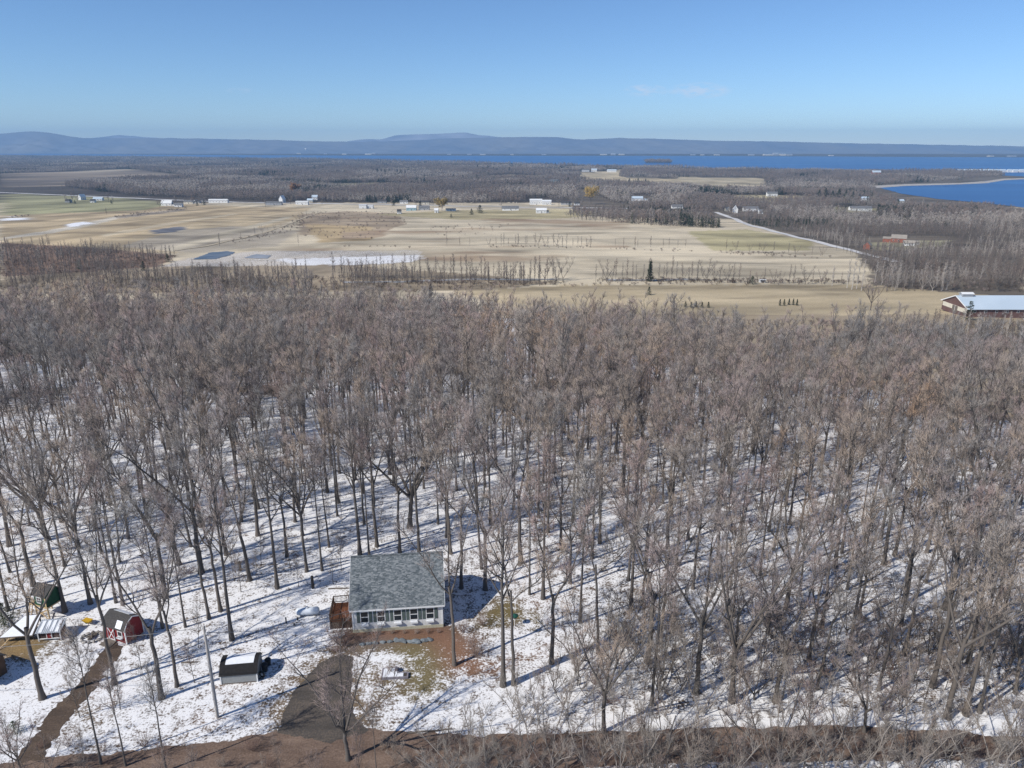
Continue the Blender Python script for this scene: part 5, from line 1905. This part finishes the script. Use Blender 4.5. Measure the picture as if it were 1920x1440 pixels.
p = gp(965, 1174)
bf = thing('bird_feeder', 'green-roofed bird feeder on a pale pole by the yard trees', 'bird feeder', p)
MB().lathe([(.035, -.1), (.035, 1.25)], 8).build('pole', m_trim, bf)
MB().box(-.25, .25, -.25, .25, 1.25, 1.30).build('tray', m_oldwood, bf)
MB().lathe([(.1, 1.301), (.1, 1.52)], 8).build('seed_tube', m_trim, bf)
MB().lathe([(.46, 1.521), (.42, 1.58), (.1, 1.74), (.02, 1.76)], 14).build('roof', mat('feeder_green', (.01, .06, .045), (.012, .075, .055), 2), bf)

# ------------------------------------------------------------------ sheds by the lane
SHR_ROT = math.atan2(-1.3, 3.2)
rs = thing('red_shed', 'red barn-style shed with dark gambrel roof and white-crossed door', 'shed', (-47.8, 74.85, 0), SHR_ROT)
Ls, Dsh = 1.75, 2.5
prof = [(0, .12), (Dsh, .12), (Dsh, 2.05), (Dsh - .42, 2.78), (Dsh / 2, 3.2), (.42, 2.78), (0, 2.05)]
MB().prism(prof, -Ls, Ls).build('wall', m_red, rs)
gr = MB()
o_ = .1
pl = [(-.2, 1.93), (.40, 2.84), (Dsh / 2, 3.29), (Dsh - .40, 2.84), (Dsh + .2, 1.93)]
for a, b in zip(pl[:-1], pl[1:]):
    gr.prism([(a[0], a[1]), (a[0], a[1] - .07), (b[0], b[1] - .07), (b[0], b[1])][::-1], -Ls - .12, Ls + .12)
rr = gr.build('roof', m_dshingle, rs)
MB().prism([(-.12, 2.06), (-.12, 2.09), (.38, 2.86), (.38, 2.83)][::-1], .35, 1.25).build('snow_patch', m_snow, rr)
MB().prism([(Dsh / 2 + .05, 3.275), (Dsh / 2 + .05, 3.32), (Dsh - .42, 2.90), (Dsh - .42, 2.86)][::-1], -1.2, 1.3).build('snow_patch', m_snow, rr)
for x in (-Ls, Ls):
    for y in (0, Dsh):
        MB().box(x - .06, x + .06, y - .06, y + .06, .12, 1.95).build('corner_board', m_trim, rs)
    for a, b in zip(pl[:-1], pl[1:]):
        s = 1 if x > 0 else -1
        MB().beam((x + s * .13, a[0], a[1] - .07), (x + s * .13, b[0], b[1] - .07), .025, .13).build('rake_board', m_trim, rs)
dr = MB().box(-1.1, .05, -.06, -.003, .15, 1.85).build('door', m_red, rs)
for a, b in (((-1.05, .2), (0, 1.8)), ((-1.05, 1.8), (0, .2)), ((-1.05, .2), (-1.05, 1.8)), ((0, .2), (0, 1.8)), ((-1.05, 1.8), (0, 1.8)), ((-1.05, .2), (0, .2))):
    MB().beam((a[0], -.075, a[1]), (b[0], -.075, b[1]), .025, .1).build('door_brace', m_trim, dr)
front_window(rs, .9, 0, 1.0, .62, .62, bars=False)
MB().box(.5, 1.3, -.3, -.02, .72, .9).build('flower_box', m_trim, rs)
MB().add([(-1.25, -.02, .14), (.15, -.02, .14), (.3, -1.3, .03), (-1.4, -1.3, .03), (-1.25, -.02, 0), (.15, -.02, 0), (.3, -1.3, 0), (-1.4, -1.3, 0)], [(0, 3, 2, 1), (4, 5, 6, 7), (0, 1, 5, 4), (1, 2, 6, 5), (2, 3, 7, 6), (3, 0, 4, 7)]).build('ramp', m_oldwood, rs)

p = gp(96, 1152)
th = thing('treehouse', 'green playhouse on timber stilts with dark shingle roof', 'playhouse', p, R(-20))
for x in (-1.05, 1.05):
    for y in (-1.0, 1.0):
        MB().box(x - .07, x + .07, y - .07, y + .07, -.1, 1.75).build('stilt', m_wood_new, th)
MB().beam((-1.05, -1.08, .25), (1.05, -1.08, 1.6), .05, .14).build('cross_brace', m_wood_new, th)
MB().beam((-1.05, -1.14, 1.6), (1.05, -1.14, .25), .05, .14).build('cross_brace', m_wood_new, th)
MB().box(-1.95, 1.15, -1.12, 1.12, 1.75, 1.9).build('platform', m_wood_new, th)
MB().prism([(-1.0, 1.9), (1.0, 1.9), (1.0, 3.6), (0, 4.35), (-1.0, 3.6)], -1.0, 1.05).build('wall', m_green, th)
gable_roof(MB(), -1.25, 1.3, -1.25, 3.5, 0, 4.5, 1.25, 3.5, .09).build('roof', m_dshingle, th)
front_window(th, -.1, -1.0, 2.35, .68, .75)
MB().box(-.12, -.08, -1.065, -1.02, 2.36, 3.09).build('mullion', m_trim, th)
MB().box(.86, 1.04, -1.06, -1.003, 1.92, 3.5).build('corner_board', m_wood_new, th)
for y in (-1.05, 1.05):
    MB().box(-1.95, -1.85, y - .05, y + .05, 1.9, 2.95).build('rail_post', m_wood_new, th)
for z in (2.2, 2.5, 2.85):
    MB().beam((-1.9, -1.1, z), (-1.05, -1.1, z), .04, .12).build('rail', m_wood_new, th)
MB().beam((-1.92, -1.05, 2.85), (-1.92, 1.05, 2.85), .05, .12).build('rail', m_wood_new, th)
ld = MB()
for x in (-1.75, -1.3):
    ld.beam((x, -1.75, 0), (x, -1.15, 1.9), .06, .09)
for i in range(5):
    z = .3 + i * .34
    ld.beam((-1.75, -1.75 + .6 * z / 1.9, z), (-1.3, -1.75 + .6 * z / 1.9, z), .05)
ld.build('ladder', m_wood_new, th)

a, b = gp(73, 1203), gp(116, 1200)
cp = thing('chicken_coop', 'low chicken coop with white frame, red door and ribbed metal roof', 'coop', (a + b) / 2, math.atan2(b.y - a.y, b.x - a.x))
hw = (b - a).length / 2
for x in (-hw + .05, hw - .05):
    for y in (0, 1.5):
        MB().box(x - .05, x + .05, y - .05, y + .05, -.05, 1.25 if y == 0 else 1.8).build('leg', m_trim, cp)
MB().box(-hw + .08, hw - .08, .05, 1.48, .32, 1.2).build('wall', mat('dark_interior', (.05, .03, .028), (.08, .05, .045), 2), cp)
for z in (.34, 1.2):
    MB().box(-hw + .1, hw - .1, -.04, .04, z - .05, z + .05).build('rail', m_trim, cp)
for x in (-.28, .28):
    MB().box(x - .035, x + .035, -.04, .04, .39, 1.15).build('stile', m_trim, cp)
d_ = MB().box(-.24, .24, -.03, .035, .39, 1.15).build('door', m_red, cp)
MB().box(.12, .17, -.05, -.03, .7, .8).build('handle', m_trim, d_)
rm = MB()
nr = 14
for i in range(nr):
    x = -hw - .15 + (2 * hw + .3) * i / nr
    w = (2 * hw + .3) / nr
    rm.add([(x, -.25, 1.24), (x + w * .5, -.25, 1.29), (x + w, -.25, 1.24), (x, 1.75, 1.86), (x + w * .5, 1.75, 1.91), (x + w, 1.75, 1.86)], [(0, 1, 4, 3), (1, 2, 5, 4)])
rf = rm.build('roof', m_metal, cp)
for i in range(4):
    MB().prism([(-.1 + .2 * i % .3, 1.31), (-.1 + .2 * i % .3, 1.34), (1.5, 1.86), (1.5, 1.83)][::-1], -hw + .2 + i * .62, -hw + .55 + i * .62).build('snow_streak', m_snow, rf)

a, b = gp(4, 1204), gp(66, 1200)
lt = thing('lean_to', 'open lean-to with a snow-covered slanting roof over straw', 'shelter', (a + b) / 2, math.atan2(b.y - a.y, b.x - a.x))
hw = (b - a).length / 2
for x in (-hw + .3, hw - .2):
    for y, z in ((.1, .85), (2.2, 1.65)):
        MB().box(x - .06, x + .06, y - .06, y + .06, -.1, z).build('post', m_oldwood, lt)
MB().add([(-hw - .1, -.3, .78), (hw, -.3, .84), (hw - .1, 2.6, 1.84), (-hw + 1.6, 2.6, 1.78), (-hw - .1, -.3, .70), (hw, -.3, .76), (hw - .1, 2.6, 1.76), (-hw + 1.6, 2.6, 1.70)], [(0, 1, 2, 3), (7, 6, 5, 4), (0, 4, 5, 1), (1, 5, 6, 2), (2, 6, 7, 3), (3, 7, 4, 0)]).build('roof', m_oldwood, lt)
MB().add([(-hw, -.22, .82), (hw - .1, -.22, .88), (hw - .2, 2.5, 1.88), (-hw + 1.7, 2.5, 1.82), (-hw, -.22, .785), (hw - .1, -.22, .845), (hw - .2, 2.5, 1.83), (-hw + 1.7, 2.5, 1.775)], [(0, 1, 2, 3), (7, 6, 5, 4), (0, 4, 5, 1), (1, 5, 6, 2), (2, 6, 7, 3), (3, 7, 4, 0)]).build('snow_cover', m_snow, lt)
MB().beam((-hw + .4, -1.6, .06), (-hw + 1.3, .1, .8), .1, .06).build('prop', m_wood_new, lt)

p = gp(173, 1196)
fr = thing('fire_ring', 'ring of grey stones with charred logs near the red shed', 'fire ring', p)
for i in range(13):
    a = i * 2 * math.pi / 13
    me = blob(80 + i, rnd.uniform(.24, .36), rnd.uniform(.2, .3), rnd.uniform(.18, .28), sub=1)
    me.materials.append(m_stone2)
    link('stone', me, fr, (math.cos(a) * 1.15, math.sin(a) * 1.0, 0), a)
for i in range(5):
    a = rnd.uniform(0, 3.1)
    MB().beam((-.6 * math.cos(a), -.6 * math.sin(a), .12 + .05 * i), (.6 * math.cos(a), .6 * math.sin(a), .16 + .07 * i), .16).build('log', m_oldwood, fr)
p = gp(166, 1170)
yc = thing('garden_cart', 'small yellow garden cart on the snow by the red shed', 'cart', p, R(-15))
MB().add([(-.6, -.35, .62), (.5, -.35, .62), (.5, .35, .62), (-.6, .35, .62), (-.4, -.2, .28), (.35, -.2, .28), (.35, .2, .28), (-.4, .2, .28)], [(3, 2, 1, 0)[::-1], (7, 6, 5, 4), (0, 4, 5, 1), (1, 5, 6, 2), (2, 6, 7, 3), (3, 7, 4, 0)]).build('tray', mat('cart_yellow', (.55, .33, .02), (.48, .28, .02), 2), yc)
MB().lathe([(.2, -.05), (.2, .05)], 12, (0, 0, 0), 'x').build('wheel', m_black, yc, (-.35, 0, .2), rotz=R(90))
for y in (-.25, .25):
    MB().beam((.3, y, .4), (1.05, y, .62), .045).build('handle', m_oldwood, yc)
    MB().beam((.25, y, .3), (.35, y, 0), .04).build('leg', m_black, yc)

a, b = gp(415, 1284), gp(483, 1278)
gs = thing('low_grey_shed', 'low grey-walled shed with black roof and snow on top', 'shed', (a + b) / 2, math.atan2(b.y - a.y, b.x - a.x))
hw = (b - a).length / 2
prof = [(0, 0), (3.0, 0), (3.0, 1.25), (2.35, 2.0), (.65, 2.0), (0, 1.25)]
MB().prism(prof, -hw, hw).build('wall', m_grey_wall, gs)
pl = [(-.14, 1.22), (.62, 2.09), (1.5, 2.28), (2.38, 2.09), (3.14, 1.22)]
rf = MB()
for c, d in zip(pl[:-1], pl[1:]):
    rf.prism([(c[0], c[1]), (c[0], c[1] - .06), (d[0], d[1] - .06), (d[0], d[1])][::-1], -hw - .1, hw + .1)
rf = rf.build('roof', mat('tar_roof', (.012, .011, .011), (.022, .02, .02), 4), gs)
MB().prism([(.64, 2.097), (.66, 2.15), (1.5, 2.34), (2.36, 2.15), (2.38, 2.097), (1.5, 2.288)][::-1], -hw + .5, hw - .35).build('snow_cover', m_snow, rf)
for x in (-hw, hw):
    MB().box(x - .05, x + .07, -.05, .05, 0, 1.2).build('corner_board', m_trim, gs)
MB().box(-hw - .02, hw - .2, -.03, -.003, 0, .12).build('skid', m_oldwood, gs)
for i, (u, v, h) in enumerate(((497, 1258, 1.0), (503, 1246, .8))):
    p = gp(u, v)
    o = thing('black_bin', ('taller black bin standing behind the low grey shed', 'shorter black bin behind the low grey shed')[i], 'bin', p, R(10))
    MB().lathe([(.28, 0), (.34, h * .9), (.36, h * .92)], 12).build('body', m_black, o)
    MB().lathe([(.37, h * .921), (.3, h), (.05, h * 1.04)], 12).build('lid', m_black, o)
p = gp(492, 1270)
tr = thing('tire', 'black tire leaning in the shade of the low grey shed', 'tire', p, R(60))
ty = MB()
n1, n2 = 16, 8
vs, fs = [], []
for i in range(n1):
    for j in range(n2):
        a_, b_ = 2 * math.pi * i / n1, 2 * math.pi * j / n2
        r_ = .33 + .11 * math.cos(b_)
        vs.append((.1 * math.sin(b_), r_ * math.cos(a_), .43 + r_ * math.sin(a_)))
        fs.append((i * n2 + j, ((i + 1) % n1) * n2 + j, ((i + 1) % n1) * n2 + (j + 1) % n2, i * n2 + (j + 1) % n2))
ty.add(vs, fs).build('tread', m_black, tr, smooth=True)
MB().lathe([(.2, -.04), (.2, .04)], 12, (0, 0, .43), 'x').build('rim', m_metal, tr)

p = gp(-64, 1290)
bs = thing('brown_shed', 'brown board shed at the edge of the snowy clearing by the lane', 'shed', p, R(-20))
MB().prism([(0, -.05), (3.4, -.05), (3.4, 2.3), (1.7, 3.4), (0, 2.3)], -1.9, 1.9).build('wall', mat('brown_boards', (.12, .075, .05), (.09, .055, .038), 2.0, stretch=(6, 1, 1)), bs)
gable_roof(MB(), -2.15, 2.15, -.25, 2.26, 1.7, 3.52, 3.65, 2.26, .09).build('roof', m_dshingle, bs)
MB().box(-.5, .5, -.05, -.003, 0, 1.95).build('door', m_oldwood, bs)

# utility pole and wires
p = gp(408, 1345)
up_ = thing('utility_pole', 'grey wooden utility pole standing in snow by the low grey shed', 'pole', p)
MB().lathe([(.17, -.3), (.15, 5), (.12, 11.2), (.05, 11.3)], 10).build('shaft', mat('pole_wood', (.46, .43, .40), (.34, .31, .28), 2.0, stretch=(1, 1, .15)), up_)
MB().lathe([(.035, .2), (.035, 9.5)], 6, (.17, -.02, 0)).build('conduit', m_metal, up_)
for z, s in ((10.9, -1), (10.3, 1), (9.7, -1)):
    MB().lathe([(.04, 0), (.07, .06), (.04, .12), (.07, .18), (.03, .24)], 8, (s * .18, -.05, z)).build('insulator', m_trim, up_)
pt = p.copy()


def wire(a, b, sag, label):
    a, b = Vector(a), Vector(b)
    P = []
    for i in range(15):
        t = i / 14
        q = a.lerp(b, t)
        q.z -= sag * 4 * t * (1 - t)
        P.append(q)
    V, T = ring_tube(np.array(P), np.full(15, .028), 4)
    o = link('utility_wire', tri_mesh('utility_wire', V, T, mats=[mat('wire_grey', (.25, .25, .25), None, 1)]))
    tag(o, label, 'wire')


hc = Vector((-14.03, 77.05, 0)) + Vector((math.cos(R(6)) * -5.6, math.sin(R(6)) * -5.6, 3.3))
wire((pt.x + .18, pt.y, 10.5), hc, .9, 'thin service wire from the utility pole to the house eave')
wire((pt.x - .18, pt.y, 11.05), (pt.x - 46, pt.y - 3, 10.8), 1.2, 'thin overhead wire running from the utility pole over the lane')
for (u, v, l, r, lab) in ((355, 1243, 1.8, 5, 'short dark log lying on snow near the utility pole'), (640, 1104, 3.5, 4, 'dark fallen pole on the snow behind the deck'), (1100, 1378, 5, 8, 'fallen grey log at the edge of the dirt road'), (805, 1372, 4.5, 8, 'fallen branch on the snow edge above the dirt road')):
    p = gp(u, v)
    a_ = R(r)
    o = thing('fallen_log', lab, 'log', p, a_)
    V, T = ring_tube(np.array([(-l / 2, 0, .09), (-l / 6, .05, .1), (l / 6, -.04, .09), (l / 2, .03, .08)]), np.array([.1, .09, .08, .05]), 7)
    link('stem', tri_mesh('stem', V, T, mats=[m_oldwood]), o)
    V, T = ring_tube(np.array([(l / 6, 0, .1), (l / 3, .35, .22)]), np.array([.04, .012]), 5)
    link('branch_stub', tri_mesh('branch_stub', V, T, mats=[m_oldwood]), o)

# ------------------------------------------------------------------ buildings across the fields
def far_house(u, v, wpx, label, wall, roof, hw=3.2, rise=2.2, dep=8.0, rot=0.0, nwin=3, name='house', cat='house', wing=None, chimney=False, group=None):
    p = gp(u, v)
    W = wpx * m_per_px(p) * (1.15 if p.y < 4000 else 1)
    if 900 < p.y < 4000:
        hw, rise = hw * 1.3, rise * 1.3
    o = thing(name, label, cat, p, R(rot), group)
    W2 = W / 2
    MB().prism([(0, -.4), (dep, -.4), (dep, hw), (dep / 2, hw + rise), (0, hw)], -W2, W2).build('wall', wall, o)
    rf = gable_roof(MB(), -W2 - .4, W2 + .4, -.5, hw - .5 * rise / (dep / 2) + .14, dep / 2, hw + rise + .14, dep + .5, hw - .5 * rise / (dep / 2) + .14, .14).build('roof', roof, o)
    if chimney:
        MB().box(W2 * .3, W2 * .3 + .8, dep / 2 - .4, dep / 2 + .4, hw + rise - .3, hw + rise + 1.3).build('chimney', m_fred, rf)
    for i in range(nwin):
        x = -W2 + W * (i + .5) / nwin
        wn_ = MB().box(x - .6, x + .6, -.06, -.003, hw * .36, hw * .36 + 1.5).build('window', m_trim, o)
        MB().box(x - .48, x + .48, -.09, -.062, hw * .36 + .12, hw * .36 + 1.38).build('pane', m_glass, wn_)
    MB().box(W2 * .1 - .5, W2 * .1 + .5, -.05, -.003, -.3, 2.0).build('door', m_fdark if wall is not m_fdark else m_trim, o)
    if wing:
        dx, w2, h2, wm, rm = wing
        MB().box(dx - w2 / 2, dx + w2 / 2, .6, dep - .6, -.4, h2).build('wing', wm, o)
        gable_roof(MB(), dx - w2 / 2 - .3, dx + w2 / 2 + .3, .2, h2 + .1, dep / 2, h2 + 1.7, dep - .2, h2 + .1, .12).build('wing_roof', rm, o)
    return o


for u, v, wpx, lab, wl_, rf_, kw in FH:
    kw = dict(kw)
    kw.setdefault('name', 'house')
    far_house(u, v, wpx, lab, wl_, rf_, **kw)
# the red brick house by the pale road
far_house(1684, 455, 22, 'red brick house with broad tan roof and wing in the wood', m_fred, m_ftan, hw=4.5, rise=3.2, dep=14, rot=-28, nwin=3, wing=(-9.5, 11, 3.4, m_fred, m_ftan))
# cottages along the lake spit
for i, u in enumerate((1800, 1811, 1822, 1834, 1846, 1857, 1868, 1880, 1893, 1904, 1916)):
    far_house(u, 323.5 - .08 * (i % 3), 7 + (i * 5) % 4, 'white lakeside cottage in the row along the spit', m_fwhite, m_fmetal, hw=7, rise=4, dep=10, nwin=2, name='lakeside_cottage', cat='cottage', group='cottages along the spit')
# town on the far shore
for i, (u, v, wp, h) in enumerate(((1132, 291.2, 12, 20), (1150, 291.3, 8, 30), (1166, 291.2, 10, 22), (1300, 291.6, 8, 16), (1318, 291.6, 6, 14), (1410, 292, 10, 20), (1440, 292, 14, 24), (1455, 292.2, 9, 46), (1468, 292.2, 12, 30), (1482, 292.2, 8, 22), (1345, 291.7, 9, 16), (880, 291, 8, 18), (905, 291, 10, 16),
                                  (842, 290.8, 7, 16), (960, 291, 6, 14), (1020, 291.2, 8, 16), (690, 290.6, 12, 22), (700, 289.6, 8, 26), (560, 289, 7, 18), (480, 288.6, 9, 20), (372, 287.5, 10, 30), (180, 286.8, 18, 22), (645, 290.4, 8, 18), (610, 289.8, 6, 14), (1560, 292.8, 7, 14), (1900, 294.2, 12, 16), (1860, 294, 8, 14))):
    far_house(u, v - .5, wp, 'pale block of the town along the far lake shore', (m_fcream, m_fgrey)[i % 2], m_fmetal, hw=h * .55, rise=h * .12, dep=60, nwin=0, name='town_block', cat='building', group='town blocks on the far shore')
p = gp(574, 287.6)
wt = thing('water_tower', 'tiny white water tower in the far town', 'water tower', p)
MB().lathe([(4, 0), (3, 45)], 10).build('shaft', m_fwhite, wt)
MB().lathe([(3, 45), (14, 55), (16, 65), (10, 75), (1, 78)], 14).build('tank', m_fwhite, wt)
# wooded islet
pts = []
for i in range(260):
    q = gp(rnd.uniform(1210, 1258), rnd.uniform(303.2, 305.8), LAKE_Z)
    pts.append((q.x, q.y, LAKE_Z, rnd.choice((0, 1, 2)), rnd.uniform(1.1, 1.8), 2.2))
instancer('islet_woodland', 'low wooded islet in the blue lake', 'islet', pts, FARV)

# the long barn
p = gp(1812, 594)
lb = thing('long_barn', 'long barn with pale blue metal roof and dull red walls', 'barn', p, R(0))
Lb, Db = 75.0, 24.0
MB().box(0, Lb, 0, Db, -1, 1.5).build('base_wall', m_fbarn, lb)
MB().prism([(0.02, 1.501), (Db - .02, 1.501), (Db - .02, 4.4), (Db / 2, 9.0), (.02, 4.4)], .02, Lb - .02).build('wall', m_fbarn, lb)
rf = gable_roof(MB(), -.6, Lb + .6, -.9, 4.2, Db / 2, 9.3, Db + .9, 4.2, .18).build('roof', m_fmetal, lb)
for a, b in (((-.9, 4.1), (Db / 2, 9.2)), ((Db + .9, 4.1), (Db / 2, 9.2))):
    MB().beam((-.63, a[0], a[1]), (-.63, b[0], b[1]), .05, .5).build('rake_board', m_trim, lb)
MB().box(-.08, -.002, .6, Db - .6, 1.6, 3.9).build('gable_cladding', m_fcream, lb)
for i in range(12):
    x = 4 + i * 5.8
    wn_ = MB().box(x - .7, x + .7, -.06, -.002, 2.1, 3.5).build('window', m_trim, lb)
    MB().box(x - .58, x + .58, -.09, -.062, 2.22, 3.38).build('pane', m_glass, wn_)
d_ = MB().box(-.12, -.082, 9, 14, 0, 3.8).build('door', m_oldwood, lb)
MB().box(-.16, -.121, 11.4, 11.6, 0, 3.8).build('door_brace', m_trim, d_)
cu = MB().box(2.2, 8.2, Db / 2 - 1.6, Db / 2 + 1.6, 8.4, 10.3).build('ventilator', m_fgrey, lb)
gable_roof(MB(), 1.8, 8.6, Db / 2 - 2.0, 10.3, Db / 2, 11.1, Db / 2 + 2.0, 10.3, .12).build('ventilator_roof', m_fwhite, cu)

# ------------------------------------------------------------------ air
hz = MB().box(-14000, 14000, -100, 17000, -66, 372).build('haze', mat('haze_dummy', (1, 1, 1)))
hm = bpy.data.materials.new('haze')
hm.use_nodes = True
for n in list(hm.node_tree.nodes):
    hm.node_tree.nodes.remove(n)
ho = hm.node_tree.nodes.new('ShaderNodeOutputMaterial')
pv = hm.node_tree.nodes.new('ShaderNodeVolumePrincipled')
pv.inputs['Density'].default_value = 6.5e-5
pv.inputs['Color'].default_value = (.38, .66, 1.0, 1)
pv.inputs['Anisotropy'].default_value = 0.0
hm.node_tree.links.new(pv.outputs[0], ho.inputs['Volume'])
hz.data.materials.clear()
hz.data.materials.append(hm)
tag(hz, 'thin blue air haze over the whole countryside', 'haze', None, 'stuff')
